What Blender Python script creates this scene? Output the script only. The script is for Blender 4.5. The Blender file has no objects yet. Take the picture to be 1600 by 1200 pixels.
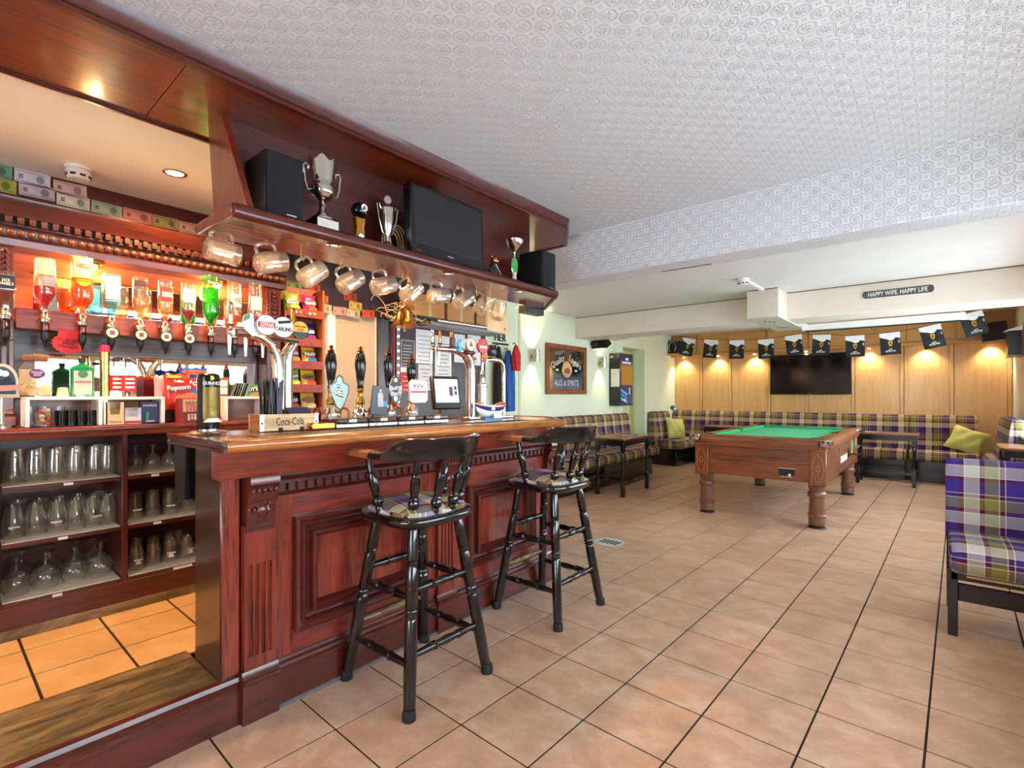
import bpy, bmesh, math, random
import numpy as np
from mathutils import Matrix, Vector
PI = math.pi
random.seed(7)
SC = bpy.context.scene
COL = SC.collection

def hx(h):
    h = h.lstrip('#')
    c = [int(h[i:i + 2], 16) / 255 for i in (0, 2, 4)]
    return tuple((x / 12.92 if x <= .04045 else ((x + .055) / 1.055) ** 2.4) for x in c) + (1,)

# ------------------------------------------------------------------ camera
cam = bpy.data.cameras.new('camera')
cam.sensor_width = 36
cam.lens = 36 * 784 / 1600
cam.shift_y = 18 / 1600
cam.clip_start = .05
cam_o = bpy.data.objects.new('camera', cam)
COL.objects.link(cam_o)
cam_o.location = (0, 0, 1.267)
cam_o.rotation_euler = (PI / 2, 0, math.radians(40.39))
SC.camera = cam_o
# ------------------------------------------------------------------ world, daylight, exposure
SC.view_settings.view_transform = 'Standard'
SC.view_settings.look = 'None'
SC.view_settings.gamma = 1
SC.view_settings.use_curve_mapping = False
SC.view_settings.exposure = 0.33
W = bpy.data.worlds.new('world')
SC.world = W
W.use_nodes = True
W.node_tree.nodes['Background'].inputs[0].default_value = (.82, .92, 1, 1)
W.node_tree.nodes['Background'].inputs[1].default_value = 15.5
SC.cycles.use_denoising = True
SC.cycles.max_bounces = 10
SC.cycles.diffuse_bounces = 5
SC.cycles.glossy_bounces = 4
SC.cycles.transmission_bounces = 6
SC.cycles.transparent_max_bounces = 24
SC.cycles.sample_clamp_indirect = 25
SC.cycles.caustics_reflective = True
SC.cycles.caustics_refractive = False
WINDOWS = [  # wall, along-wall from, to, sill height, head height
    ('x', .35, 3.45, 1.0, 1.98), ('x', 4.3, 8.6, .8, 2.02), ('y', -1.7, 0, .95, 2.05)]
XR, YB = .80, -1.75      # window wall on the right, wall behind the camera
def portal(w):
    ax, a, b, z0, z1 = w
    l = bpy.data.lights.new('window_daylight', 'AREA')
    l.shape = 'RECTANGLE'
    l.size, l.size_y = b - a - .06, z1 - z0 - .06
    l.cycles.is_portal = True
    o = bpy.data.objects.new('window_daylight', l)
    COL.objects.link(o)
    if ax == 'x':
        o.location = (XR + .16, (a + b) / 2, (z0 + z1) / 2)
        o.rotation_euler = (PI / 2, 0, PI / 2)
    else:
        o.location = ((a + b) / 2, YB - .16, (z0 + z1) / 2)
        o.rotation_euler = (PI / 2, 0, 0)
        o.rotation_euler = (-PI / 2, PI, 0)
    return o
for w in WINDOWS:
    portal(w)

def lamp(kind, name, loc, energy, col, parent=None, size=.05, spot=None, blend=.5, aim=None):
    l = bpy.data.lights.new(name, kind)
    l.energy = energy
    l.color = col
    if kind == 'AREA':
        l.size = size
    else:
        l.shadow_soft_size = size
    if kind == 'SPOT':
        l.spot_size = spot
        l.spot_blend = blend
    o = bpy.data.objects.new(name, l)
    COL.objects.link(o)
    o.location = loc
    if aim is not None:
        o.rotation_euler = Vector(aim).to_track_quat('-Z', 'Y').to_euler()
    if parent:
        o.parent = parent
    return o
WARM = (1, .62, .28)
WARM2 = (1, .78, .5)

# ------------------------------------------------------------------ mesh helpers
class MB:
    def __init__(s):
        s.v = []; s.f = []; s.x = Matrix.Identity(4)
    def add(s, vs, fs):
        n = len(s.v)
        s.v += [tuple(s.x @ Vector(p)) for p in vs]
        s.f += [tuple(i + n for i in f) for f in fs]
        return s
    def box(s, x0, x1, y0, y1, z0, z1, b=0):
        if x1 < x0: x0, x1 = x1, x0
        if y1 < y0: y0, y1 = y1, y0
        if z1 < z0: z0, z1 = z1, z0
        if b <= 0:
            vs = [(x, y, z) for z in (z0, z1) for y in (y0, y1) for x in (x0, x1)]
            return s.add(vs, [(0, 2, 3, 1), (4, 5, 7, 6), (0, 1, 5, 4), (2, 6, 7, 3), (0, 4, 6, 2), (1, 3, 7, 5)])
        b = min(b, (x1 - x0) * .49, (y1 - y0) * .49, (z1 - z0) * .49)
        vs = []; ix = {}
        X = (x0, x1); Y = (y0, y1); Z = (z0, z1)
        for i in (0, 1):
            for j in (0, 1):
                for k in (0, 1):
                    dx, dy, dz = b * (1 - 2 * i), b * (1 - 2 * j), b * (1 - 2 * k)
                    for a in range(3):
                        ix[i, j, k, a] = len(vs)
                        vs.append((X[i] + (0 if a == 0 else dx), Y[j] + (0 if a == 1 else dy), Z[k] + (0 if a == 2 else dz)))
        fs = []
        for i in (0, 1):
            q = [ix[i, 0, 0, 0], ix[i, 1, 0, 0], ix[i, 1, 1, 0], ix[i, 0, 1, 0]]
            fs.append(q if i else q[::-1])
            q = [ix[0, i, 0, 1], ix[0, i, 1, 1], ix[1, i, 1, 1], ix[1, i, 0, 1]]
            fs.append(q if i else q[::-1])
            q = [ix[0, 0, i, 2], ix[1, 0, i, 2], ix[1, 1, i, 2], ix[0, 1, i, 2]]
            fs.append(q if i else q[::-1])
        for i in (0, 1):
            for j in (0, 1):
                sg = (i == j)
                q = [ix[i, j, 0, 0], ix[i, j, 0, 1], ix[i, j, 1, 1], ix[i, j, 1, 0]]
                fs.append(q if sg else q[::-1])
                q = [ix[i, 0, j, 0], ix[i, 0, j, 2], ix[i, 1, j, 2], ix[i, 1, j, 0]]
                fs.append(q[::-1] if sg else q)
                q = [ix[0, i, j, 1], ix[0, i, j, 2], ix[1, i, j, 2], ix[1, i, j, 1]]
                fs.append(q if sg else q[::-1])
                for k in (0, 1):
                    t = [ix[i, j, k, 0], ix[i, j, k, 1], ix[i, j, k, 2]]
                    fs.append(t if (i + j + k) % 2 else t[::-1])
        return s.add(vs, fs)
    def prism(s, poly, ax, c0, c1):
        """extrude a closed 2-D polygon along axis ax; poly in the other two axes (x,y)/(x,z)/(y,z)"""
        def P(p, c):
            return {'x': (c, p[0], p[1]), 'y': (p[0], c, p[1]), 'z': (p[0], p[1], c)}[ax]
        ar = sum(poly[i][0] * poly[(i + 1) % len(poly)][1] - poly[(i + 1) % len(poly)][0] * poly[i][1] for i in range(len(poly)))
        if (ar < 0) != (ax == 'y'): poly = poly[::-1]
        if c1 < c0: c0, c1 = c1, c0
        n = len(poly)
        vs = [P(p, c0) for p in poly] + [P(p, c1) for p in poly]
        fs = [tuple(range(n - 1, -1, -1)), tuple(range(n, 2 * n))]
        fs += [(i, (i + 1) % n, n + (i + 1) % n, n + i) for i in range(n)]
        return s.add(vs, fs)
    def lathe(s, prof, c=(0, 0, 0), seg=16, ax='z', sx=1, sy=1, cap=True, a0=0):
        n = len(prof); vs = []; fs = []
        for k in range(seg):
            a = 2 * PI * k / seg + a0
            for r, z in prof:
                p = (r * math.cos(a) * sx, r * math.sin(a) * sy, z)
                if ax == 'x': p = (p[2], p[0], p[1])
                if ax == 'y': p = (p[1], p[2], p[0])
                vs.append((p[0] + c[0], p[1] + c[1], p[2] + c[2]))
        for k in range(seg):
            m = (k + 1) % seg
            for i in range(n - 1):
                fs.append((k * n + i, m * n + i, m * n + i + 1, k * n + i + 1))
        if cap:
            if prof[0][0] > 1e-5: fs.append(tuple(k * n for k in range(seg - 1, -1, -1)))
            if prof[-1][0] > 1e-5: fs.append(tuple(k * n + n - 1 for k in range(seg)))
        return s.add(vs, fs)
    def turned(s, p0, p1, prof, seg=12):
        """lathe along the segment p0->p1; prof is (radius, t in 0..1)"""
        p0, p1 = Vector(p0), Vector(p1); d = p1 - p0; L = d.length
        q = d.to_track_quat('Z', 'Y').to_matrix().to_4x4()
        old = s.x; s.x = old @ Matrix.Translation(p0) @ q
        s.lathe([(r, t * L) for r, t in prof], seg=seg); s.x = old
        return s
    def tube(s, pts, r, seg=8, closed=False, caps=True):
        pts = [Vector(p) for p in pts]; n = len(pts); vs = []; fs = []; up = None
        for i, p in enumerate(pts):
            a = pts[(i - 1) % n] if (closed or i) else p
            b = pts[(i + 1) % n] if (closed or i < n - 1) else p
            t = (b - a).normalized()
            if up is None: up = Vector((0, 0, 1)) if abs(t.z) < .9 else Vector((1, 0, 0))
            u = t.cross(up).normalized(); w = u.cross(t); up = w
            rr = r[i] if isinstance(r, (list, tuple)) else r
            for k in range(seg):
                an = 2 * PI * k / seg
                vs.append(tuple(p + u * (rr * math.cos(an)) + w * (rr * math.sin(an))))
        m = n if closed else n - 1
        for i in range(m):
            j = (i + 1) % n
            for k in range(seg):
                l = (k + 1) % seg
                fs.append((i * seg + k, i * seg + l, j * seg + l, j * seg + k))
        if caps and not closed:
            fs.append(tuple(range(seg - 1, -1, -1))); fs.append(tuple((n - 1) * seg + k for k in range(seg)))
        return s.add(vs, fs)
    def ball(s, c, r, seg=12, rings=8, sx=1, sy=1, sz=1):
        return s.lathe([(max(1e-6, r * math.sin(PI * i / rings)), -r * math.cos(PI * i / rings) * sz) for i in range(rings + 1)], c, seg, sx=sx, sy=sy, cap=False)
    def grid(s, fn, nu, nv, closed_u=False):
        vs = [fn(i / nu, j / nv) for j in range(nv + 1) for i in range(nu + 1)]
        fs = [(j * (nu + 1) + i, j * (nu + 1) + i + 1, (j + 1) * (nu + 1) + i + 1, (j + 1) * (nu + 1) + i) for j in range(nv) for i in range(nu)]
        return s.add(vs, fs)

def finish(me, ang=38):
    n = len(me.polygons)
    me.polygons.foreach_set('use_smooth', [True] * n)
    me.set_sharp_from_angle(angle=math.radians(ang))
    uv = me.uv_layers.new(name='UVMap')
    co = np.empty(len(me.vertices) * 3); me.vertices.foreach_get('co', co); co = co.reshape(-1, 3)
    lv = np.empty(len(me.loops), int); me.loops.foreach_get('vertex_index', lv)
    nm = np.empty(n * 3); me.polygons.foreach_get('normal', nm); nm = np.abs(nm.reshape(-1, 3))
    lt = np.empty(n, int); me.polygons.foreach_get('loop_total', lt)
    nl = np.repeat(nm, lt, axis=0)
    c = co[lv]; ax = nl.argmax(1)
    u = np.where(ax == 0, c[:, 1], c[:, 0]); v = np.where(ax == 2, c[:, 1], c[:, 2])
    uv.data.foreach_set('uv', np.stack([u, v], 1).ravel())
    return me

def mesh_of(name, mb, ang=38):
    me = bpy.data.meshes.new(name)
    me.from_pydata(mb.v, [], mb.f)
    me.update()
    return finish(me, ang)

def obj(name, mb, mat, parent=None, loc=None, label=None, kind=None, ang=38):
    me = mb if isinstance(mb, bpy.types.Mesh) else mesh_of(name, mb, ang)
    if mat is not None and not me.materials:
        me.materials.append(mat)
    o = bpy.data.objects.new(name, me)
    COL.objects.link(o)
    if parent: o.parent = parent
    if loc: o.location = loc
    if label: o['label'] = label
    if kind: o['kind'] = kind
    return o

def thing(name, label, cat, loc=(0, 0, 0), rz=0, group=None):
    o = bpy.data.objects.new(name, None)
    o.empty_display_size = .05
    COL.objects.link(o)
    o.location = loc; o.rotation_euler = (0, 0, rz)
    return tag(o, label, cat, group)
def tag(o, label, cat, group=None):
    o['label'] = label; o['category'] = cat
    if group: o['group'] = group
    return o
def struct(name, mb, mat, ang=38):
    o = obj(name, mb, mat, ang=ang); o['kind'] = 'structure'
    return o
def dup(root, loc=None, rz=None, label=None, group=None):
    r = root.copy(); COL.objects.link(r)
    if loc is not None: r.location = loc
    if rz is not None: r.rotation_euler = (0, 0, rz)
    if label: r['label'] = label
    if group: r['group'] = group
    for ch in list(root.children):
        c = ch.copy(); COL.objects.link(c); c.parent = r
        for g in list(ch.children):
            d = g.copy(); COL.objects.link(d); d.parent = c
    return r
_tc = {}
def text(body, w, h, mat, parent, at, face='-y', name='lettering', ext=.0006, tilt=0, bold=0):
    """flat lettering w x h metres centred at 'at' (parent space), facing -y (default), +x or +z"""
    key = (body, bold)
    if key not in _tc:
        cu = bpy.data.curves.new('t', 'FONT'); cu.body = body; cu.align_x = 'CENTER'; cu.resolution_u = 2
        cu.extrude = .001; cu.offset = bold; cu.space_line = .85
        ob = bpy.data.objects.new('t', cu); COL.objects.link(ob)
        bpy.context.view_layer.update()
        me = bpy.data.meshes.new_from_object(ob.evaluated_get(bpy.context.evaluated_depsgraph_get()))
        bpy.data.objects.remove(ob); bpy.data.curves.remove(cu)
        a = np.empty(len(me.vertices) * 3); me.vertices.foreach_get('co', a); a = a.reshape(-1, 3)
        _tc[key] = (a, [tuple(p.vertices) for p in me.polygons])
        bpy.data.meshes.remove(me)
    a, fs = _tc[key]
    lo, hi = a.min(0), a.max(0); ct = (lo + hi) / 2
    b = (a - ct); b[:, 0] *= w / max(hi[0] - lo[0], 1e-6); b[:, 1] *= h / max(hi[1] - lo[1], 1e-6); b[:, 2] = b[:, 2] / max(hi[2] - lo[2], 1e-6) * 2 * ext
    if tilt:
        c, s_ = math.cos(tilt), math.sin(tilt); b[:, :2] = np.stack([b[:, 0] * c - b[:, 1] * s_, b[:, 0] * s_ + b[:, 1] * c], 1)
    if face == '-y': p = np.stack([b[:, 0], -b[:, 2], b[:, 1]], 1)
    elif face == '+x': p = np.stack([b[:, 2], b[:, 0], b[:, 1]], 1)
    else: p = b
    m = MB(); m.v = [tuple(q) for q in p + np.array(at)]; m.f = fs
    return obj(name, m, mat, parent)
# ------------------------------------------------------------------ materials
class E_:
    """tiny expression wrapper over Math nodes"""
    def __init__(s, t, sock): s.t = t; s.s = sock
    def m(s, op, b=None, c=None):
        n = s.t.nodes.new('ShaderNodeMath'); n.operation = op
        for i, q in enumerate((s, b, c)):
            if q is None: continue
            if isinstance(q, E_): s.t.links.new(q.s, n.inputs[i])
            else: n.inputs[i].default_value = q
        return E_(s.t, n.outputs[0])
    def __add__(s, o): return s.m('ADD', o)
    def __sub__(s, o): return s.m('SUBTRACT', o)
    def __mul__(s, o): return s.m('MULTIPLY', o)
    def abs(s): return s.m('ABSOLUTE')
    def max(s, o): return s.m('MAXIMUM', o)
    def fract(s): return s.m('FRACT')
    def lt(s, o): return s.m('LESS_THAN', o)
    def gt(s, o): return s.m('GREATER_THAN', o)
    def smooth(s, a, b):
        n = s.t.nodes.new('ShaderNodeMapRange'); n.interpolation_type = 'SMOOTHSTEP'
        s.t.links.new(s.s, n.inputs[0]); n.inputs[1].default_value = a; n.inputs[2].default_value = b
        return E_(s.t, n.outputs[0])
_mats = {}
def base(name):
    m = bpy.data.materials.new(name); m.use_nodes = True
    t = m.node_tree; b = t.nodes['Principled BSDF']
    return m, t, b
def setp(b, col=None, rough=None, metal=None, coat=0, spec=None):
    if col is not None: b.inputs['Base Color'].default_value = col if len(col) == 4 else tuple(col) + (1,)
    if rough is not None: b.inputs['Roughness'].default_value = rough
    if metal is not None: b.inputs['Metallic'].default_value = metal
    if spec is not None: b.inputs['Specular IOR Level'].default_value = spec
    if coat: b.inputs['Coat Weight'].default_value = coat; b.inputs['Coat Roughness'].default_value = .12
def coords(t, kind='Object', scale=(1, 1, 1), rot=(0, 0, 0)):
    tc = t.nodes.new('ShaderNodeTexCoord'); mp = t.nodes.new('ShaderNodeMapping')
    mp.inputs['Scale'].default_value = scale; mp.inputs['Rotation'].default_value = rot
    t.links.new(tc.outputs[kind], mp.inputs['Vector'])
    return mp.outputs[0]
def noise(t, vec, scale, detail=4, rough=.55, dist=0):
    n = t.nodes.new('ShaderNodeTexNoise'); n.inputs['Scale'].default_value = scale; n.inputs['Detail'].default_value = detail
    n.inputs['Roughness'].default_value = rough; n.inputs['Distortion'].default_value = dist
    t.links.new(vec, n.inputs['Vector'])
    return n.outputs['Fac']
def ramp(t, fac, stops, const=False):
    r = t.nodes.new('ShaderNodeValToRGB'); e = r.color_ramp.elements
    if const: r.color_ramp.interpolation = 'CONSTANT'
    while len(e) < len(stops): e.new(.5)
    for i, (p, c) in enumerate(stops):
        e[i].position = p; e[i].color = c if not isinstance(c, str) else hx(c)
    t.links.new(fac, r.inputs[0])
    return r.outputs[0]
def bump(t, b, h, strength=.2, dist=.002):
    n = t.nodes.new('ShaderNodeBump'); n.inputs['Strength'].default_value = strength; n.inputs['Distance'].default_value = dist
    t.links.new(h, n.inputs['Height']); t.links.new(n.outputs[0], b.inputs['Normal'])
def mix(t, fac, a, b):
    n = t.nodes.new('ShaderNodeMix'); n.data_type = 'RGBA'
    for i, q in ((0, fac), (6, a), (7, b)):
        if isinstance(q, (int, float)): n.inputs[i].default_value = q
        elif isinstance(q, str): n.inputs[i].default_value = hx(q)
        elif isinstance(q, tuple): n.inputs[i].default_value = q
        else: t.links.new(q, n.inputs[i])
    return n.outputs[2]
def plain(h, rough=.5, metal=0, coat=0, spec=None, name=None, var=0):
    key = ('p', h, rough, metal, coat, spec, var)
    if key in _mats: return _mats[key]
    m, t, b = base(name or 'paint_' + h.strip('#'))
    setp(b, hx(h), rough, metal, coat, spec)
    v = noise(t, coords(t), 14, 3)
    c = hx(h); d = .06 + var
    o = ramp(t, v, [(.3, tuple(x * (1 - d) for x in c[:3]) + (1,)), (.7, tuple(min(1, x * (1 + d)) for x in c[:3]) + (1,))])
    t.links.new(o, b.inputs['Base Color'])
    _mats[key] = m
    return m
def wood(name, c1, c2, ax='y', rough=.32, coat=.35, sc=1.0, wear=None, hi=1.4):
    key = ('w', name)
    if key in _mats: return _mats[key]
    m, t, b = base(name); setp(b, None, rough, 0, coat)
    k = {'x': (1.2, 16, 16), 'y': (16, 1.2, 16), 'z': (16, 16, 1.2)}[ax]
    v = coords(t, 'Object', tuple(q * sc for q in k))
    n1 = noise(t, v, 1.6, 5, .62, .7)
    k2 = tuple(q * 5 for q in k)
    n2 = noise(t, coords(t, 'Object', tuple(q * sc for q in k2)), 1.5, 3, .6, .2)
    f = (E_(t, n1) * .56 + E_(t, n2) * .44)
    col = ramp(t, f.s, [(.36, c2), (.5, c1), (.63, tuple(min(1, q * hi) for q in hx(c1)[:3]) + (1,))])
    if wear:
        wn = noise(t, coords(t, scale=(4, 1, 4)), 3.2, 6, .72, .5)
        col = mix(t, ramp(t, wn, [(.46, (0, 0, 0, 1)), (.62, (1, 1, 1, 1))]), col, wear)
    t.links.new(col, b.inputs['Base Color'])
    bump(t, b, n2, .12, .0012)
    _mats[key] = m
    return m
def metal(name, h, rough=.18):
    key = ('m', h, rough)
    if key in _mats: return _mats[key]
    m, t, b = base(name); setp(b, hx(h), rough, 1)
    v = noise(t, coords(t), 30, 2)
    r = ramp(t, v, [(.3, (rough * .8,) * 3 + (1,)), (.7, (rough * 1.3,) * 3 + (1,))])
    t.links.new(r, b.inputs['Roughness'])
    _mats[key] = m
    return m
def glass(name, tint='#ffffff', gloss=1.0, edge=.55, milk=0):
    """thin glass: clear, tinted towards grazing, with a reflective skin"""
    key = ('g', name)
    if key in _mats: return _mats[key]
    m, t, b = base(name); t.nodes.remove(b)
    out = t.nodes['Material Output']
    tr = t.nodes.new('ShaderNodeBsdfTransparent'); gl = t.nodes.new('ShaderNodeBsdfGlossy'); gl.inputs['Roughness'].default_value = .03
    lw = t.nodes.new('ShaderNodeLayerWeight'); lw.inputs[0].default_value = .5
    c = hx(tint)
    tc = ramp(t, lw.outputs['Facing'], [(0, c), (.5, c), (1, tuple(q * edge for q in c[:3]) + (1,))])
    t.links.new(tc, tr.inputs[0])
    f = (E_(t, lw.outputs['Facing']).m('POWER', 3.0) * .55 + .06) * gloss
    mx = t.nodes.new('ShaderNodeMixShader')
    body = tr.outputs[0]
    if milk:
        df = t.nodes.new('ShaderNodeBsdfDiffuse'); tl = t.nodes.new('ShaderNodeBsdfTranslucent'); m1 = t.nodes.new('ShaderNodeMixShader'); m2 = t.nodes.new('ShaderNodeMixShader')
        df.inputs[0].default_value = c; tl.inputs[0].default_value = c
        t.links.new(df.outputs[0], m1.inputs[1]); t.links.new(tl.outputs[0], m1.inputs[2])
        m2.inputs[0].default_value = milk; t.links.new(body, m2.inputs[1]); t.links.new(m1.outputs[0], m2.inputs[2]); body = m2.outputs[0]
    t.links.new(f.s, mx.inputs[0]); t.links.new(body, mx.inputs[1]); t.links.new(gl.outputs[0], mx.inputs[2])
    t.links.new(mx.outputs[0], out.inputs[0])
    _mats[key] = m
    return m
def emit(name, col, st):
    key = ('e', name)
    if key in _mats: return _mats[key]
    m, t, b = base(name); setp(b, (1, 1, 1, 1), .4)
    b.inputs['Emission Color'].default_value = tuple(col) + (1,); b.inputs['Emission Strength'].default_value = st
    _mats[key] = m
    return m

MAH = wood('mahogany_along', '#782a1c', '#3a120e', 'y')
MAHZ = wood('mahogany_upright', '#782a1c', '#3a120e', 'z')
MAHX = wood('mahogany_across', '#782a1c', '#3a120e', 'x')
MAHD = wood('dark_mahogany_along', '#531a12', '#280d0a', 'y', .3)
MAHDZ = wood('dark_mahogany_upright', '#531a12', '#280d0a', 'z', .3)
MAHR = wood('red_mahogany_upright', '#803020', '#3e130f', 'z', .26, .45)
CANOPY = wood('canopy_veneer', '#742f16', '#4e1d0e', 'y', .3, .4, .6)
NOSE = wood('bar_nosing', '#a8662e', '#6f3d18', 'y', .26, .5)
WALN = wood('walnut_along_x', '#7a4426', '#4d2816', 'x', .35, .3, .7)
WALNY = wood('walnut_along_y', '#7a4426', '#4d2816', 'y', .35, .3, .7)
WALNZ = wood('walnut_upright', '#7a4426', '#4d2816', 'z', .35, .3, .7)
OAK = wood('oak_panel_upright', '#d6a868', '#cc9a58', 'z', .42, .15, .8, hi=1.1)
OAKX = wood('oak_rail', '#c99652', '#bd8846', 'x', .42, .15, .8, hi=1.1)
GREYW = wood('grey_stained_ash', '#6a5a58', '#3a2c2c', 'y', .4, .2, .45)
STEPW = wood('worn_step', '#5f4a2e', '#35261a', 'y', .28, .35, .8, wear='#8f7550')
CRATEW = wood('crate_pine', '#d2b084', '#a98355', 'x', .6, 0)
REDW = wood('red_rack_wood', '#86351e', '#5e2112', 'y', .45, .1)
TBLW = wood('table_top_wood', '#9a6238', '#5e371d', 'x', .3, .4)
BLK = wood('black_lacquer', '#0d0d0e', '#060607', 'z', .22, .5, 1, wear=None)
def worn_black():
    m, t, b = base('worn_black_lacquer'); setp(b, None, .18, 0, .5)
    n1 = noise(t, coords(t), 16, 6, .75, .5); n2 = noise(t, coords(t, scale=(30, 30, 4)), 3, 4)
    f = E_(t, n1) * .8 + E_(t, n2) * .25
    col = ramp(t, f.s, [(0, '#08080a'), (.61, '#0c0c0f'), (.66, '#4a2a16'), (.74, '#8a6440')])
    t.links.new(col, b.inputs['Base Color']); bump(t, b, n1, .08, .001)
    return m
WBLK = worn_black()
BLACK = plain('#0b0b0c', .4)
BLACKM = plain('#101012', .75)
WHITE = plain('#f2f0ec', .5)
PAPER = plain('#efefec', .8)
CHROME = metal('polished_chrome', '#e2e0dc', .1)
STEEL = metal('brushed_steel', '#b9b6b0', .28)
BRASS = metal('polished_brass', '#d9a44a', .2)
COPPER = metal('copper', '#c77b4c', .22)
SILVER = metal('silver_plate', '#d6d3cc', .14)
GOLD = metal('gold_leaf', '#c9992f', .3)
CLEAR = glass('clear_glass', '#f8fbfb', 1.3, .7, .03)
PANE = glass('window_glass', '#fbfdff', .6, .9)
def mirror_mat():
    m, t, b = base('silvered_mirror'); setp(b, (.86, .86, .84, 1), .02, 1)
    return m
MIRROR = mirror_mat()
def tile_mat(name, a, b_, c_, rough):
    m, t, b = base(name); setp(b, None, rough, 0, 0, .5)
    oi = t.nodes.new('ShaderNodeObjectInfo')
    geo = t.nodes.new('ShaderNodeNewGeometry')
    mp = t.nodes.new('ShaderNodeMapping'); t.links.new(geo.outputs['Position'], mp.inputs[0]); mp.inputs['Scale'].default_value = (1.6, 1.9, 1)
    n1 = noise(t, mp.outputs[0], 4.0, 6, .6, .4); n2 = noise(t, mp.outputs[0], 26, 4, .7)
    f = E_(t, n1) * .75 + E_(t, n2) * .2 + E_(t, oi.outputs['Random']) * .08
    col = ramp(t, f.s, [(.34, a), (.52, b_), (.70, c_)])
    t.links.new(col, b.inputs['Base Color'])
    r = ramp(t, n1, [(.3, (rough * .98,) * 3 + (1,)), (.7, (rough * 1.3,) * 3 + (1,))]); t.links.new(r, b.inputs['Roughness'])
    bump(t, b, n2, .06, .001)
    return m
TILE = tile_mat('terracotta_tile', '#a68268', '#ba957b', '#cbad97', .34)
TILEB = tile_mat('bar_floor_tile', '#ac7f4e', '#bb8d58', '#c89c68', .4)
GROUT = plain('#221812', .95)
def anaglypta():
    m, t, b = base('embossed_ceiling_paper'); setp(b, hx('#e2e3e5'), .6)
    uvn = coords(t, 'UV', (1 / .068,) * 3, (0, 0, PI / 4))
    sp = t.nodes.new('ShaderNodeSeparateXYZ'); t.links.new(uvn, sp.inputs[0])
    U, V = E_(t, sp.outputs[0]), E_(t, sp.outputs[1])
    x = (U.fract() - .5); y = (V.fract() - .5); ax, ay = x.abs(), y.abs()
    d = ax.max(ay).max((ax + ay) * .74)
    x2 = ((U + .5).fract() - .5).abs(); y2 = ((V + .5).fract() - .5).abs(); d2 = (x2 + y2)
    ang = y.m('ARCTAN2', x); rad = (x * x + y * y).m('SQRT')
    ring = (d.smooth(.40, .42) - d.smooth(.44, .46)) + (d.smooth(.33, .35) - d.smooth(.36, .38)) * .7
    sq = d2.smooth(.07, .09) - d2.smooth(.12, .14)
    fl = ((ang * 8).m('COSINE') * .5 + .5) * (rad.smooth(.05, .1) - rad.smooth(.2, .27)) + (rad * -1 + .05).smooth(0, .03)
    pl = d.smooth(.5, .46) * .0
    h = ring + sq * .8 + fl * .7 + pl
    gn = noise(t, coords(t, 'UV'), 400, 2)
    h = h + E_(t, gn) * .12
    bump(t, b, h.s, .85, .0066)
    return m
ANAG = anaglypta()
def stipple(name, h, sc=220, st=.25):
    m, t, b = base(name); setp(b, hx(h), .7)
    bump(t, b, noise(t, coords(t, 'UV'), sc, 3), st, .003)
    v = noise(t, coords(t, 'UV'), 3, 3); c = hx(h)
    t.links.new(ramp(t, v, [(.3, tuple(q * .95 for q in c[:3]) + (1,)), (.7, c)]), b.inputs['Base Color'])
    return m
CEIL2 = stipple('woodchip_ceiling', '#e8e4de', 160, .35)
CEILB = stipple('bar_ceiling', '#faf0e0', 120, .2)
BEAMW = stipple('beam_paint', '#ece0d0', 150, .3)
CREAM = stipple('cream_paint', '#ece6d6', 60, .08)
GREEN = stipple('pale_green_paint', '#dfe6c6', 60, .08)
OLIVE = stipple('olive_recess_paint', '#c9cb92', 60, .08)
BEIGE = stipple('beige_door_paint', '#c9b294', 60, .05)
def plaid(name, per=.32, rot=0, warm=0):
    m, t, b = base(name); setp(b, None, .92, 0, 0, .2)
    uv = coords(t, 'UV', (1 / per,) * 3, (0, 0, rot))
    sp = t.nodes.new('ShaderNodeSeparateXYZ'); t.links.new(uv, sp.inputs[0])
    P_, M_, C_, G_, W_ = ('#44338a', '#5e163c', '#cfc5ba', '#8d8840', '#f0e8dc') if not warm else ('#452a66', '#56122e', '#d4b98c', '#877a2c', '#e4d4ae')
    st = [(0, P_), (.215, M_), (.30, W_), (.318, C_), (.535, W_), (.55, M_), (.63, G_), (.845, W_), (.86, M_), (.94, W_), (.955, P_)]
    a = ramp(t, E_(t, sp.outputs[0]).fract().s, st, True)
    c = ramp(t, (E_(t, sp.outputs[1]) + .37).fract().s, st, True)
    col = mix(t, .5, a, c)
    w = noise(t, coords(t, 'UV'), 900, 2)
    col2 = mix(t, ramp(t, w, [(.35, (0, 0, 0, 1)), (.65, (.35, .35, .35, 1))]), col, '#201420')
    t.links.new(col2, b.inputs['Base Color'])
    bump(t, b, w, .3, .001)
    return m
PLAID = plaid('tartan_upholstery', .27)
PLAIDW = plaid('tartan_upholstery_warm', .27, 0, 1)
PLAIDS = plaid('tartan_seat_pad', .24, .2, 0)
CUSH = plain('#c3bd62', .6, name='chartreuse_satin')
FELT = plain('#1f9a55', .95, name='green_baize')
FELT_SHEEN = plain('#52c489', .9, name='green_baize_bed')  # bed colour lightened to paint in the window sheen
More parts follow.
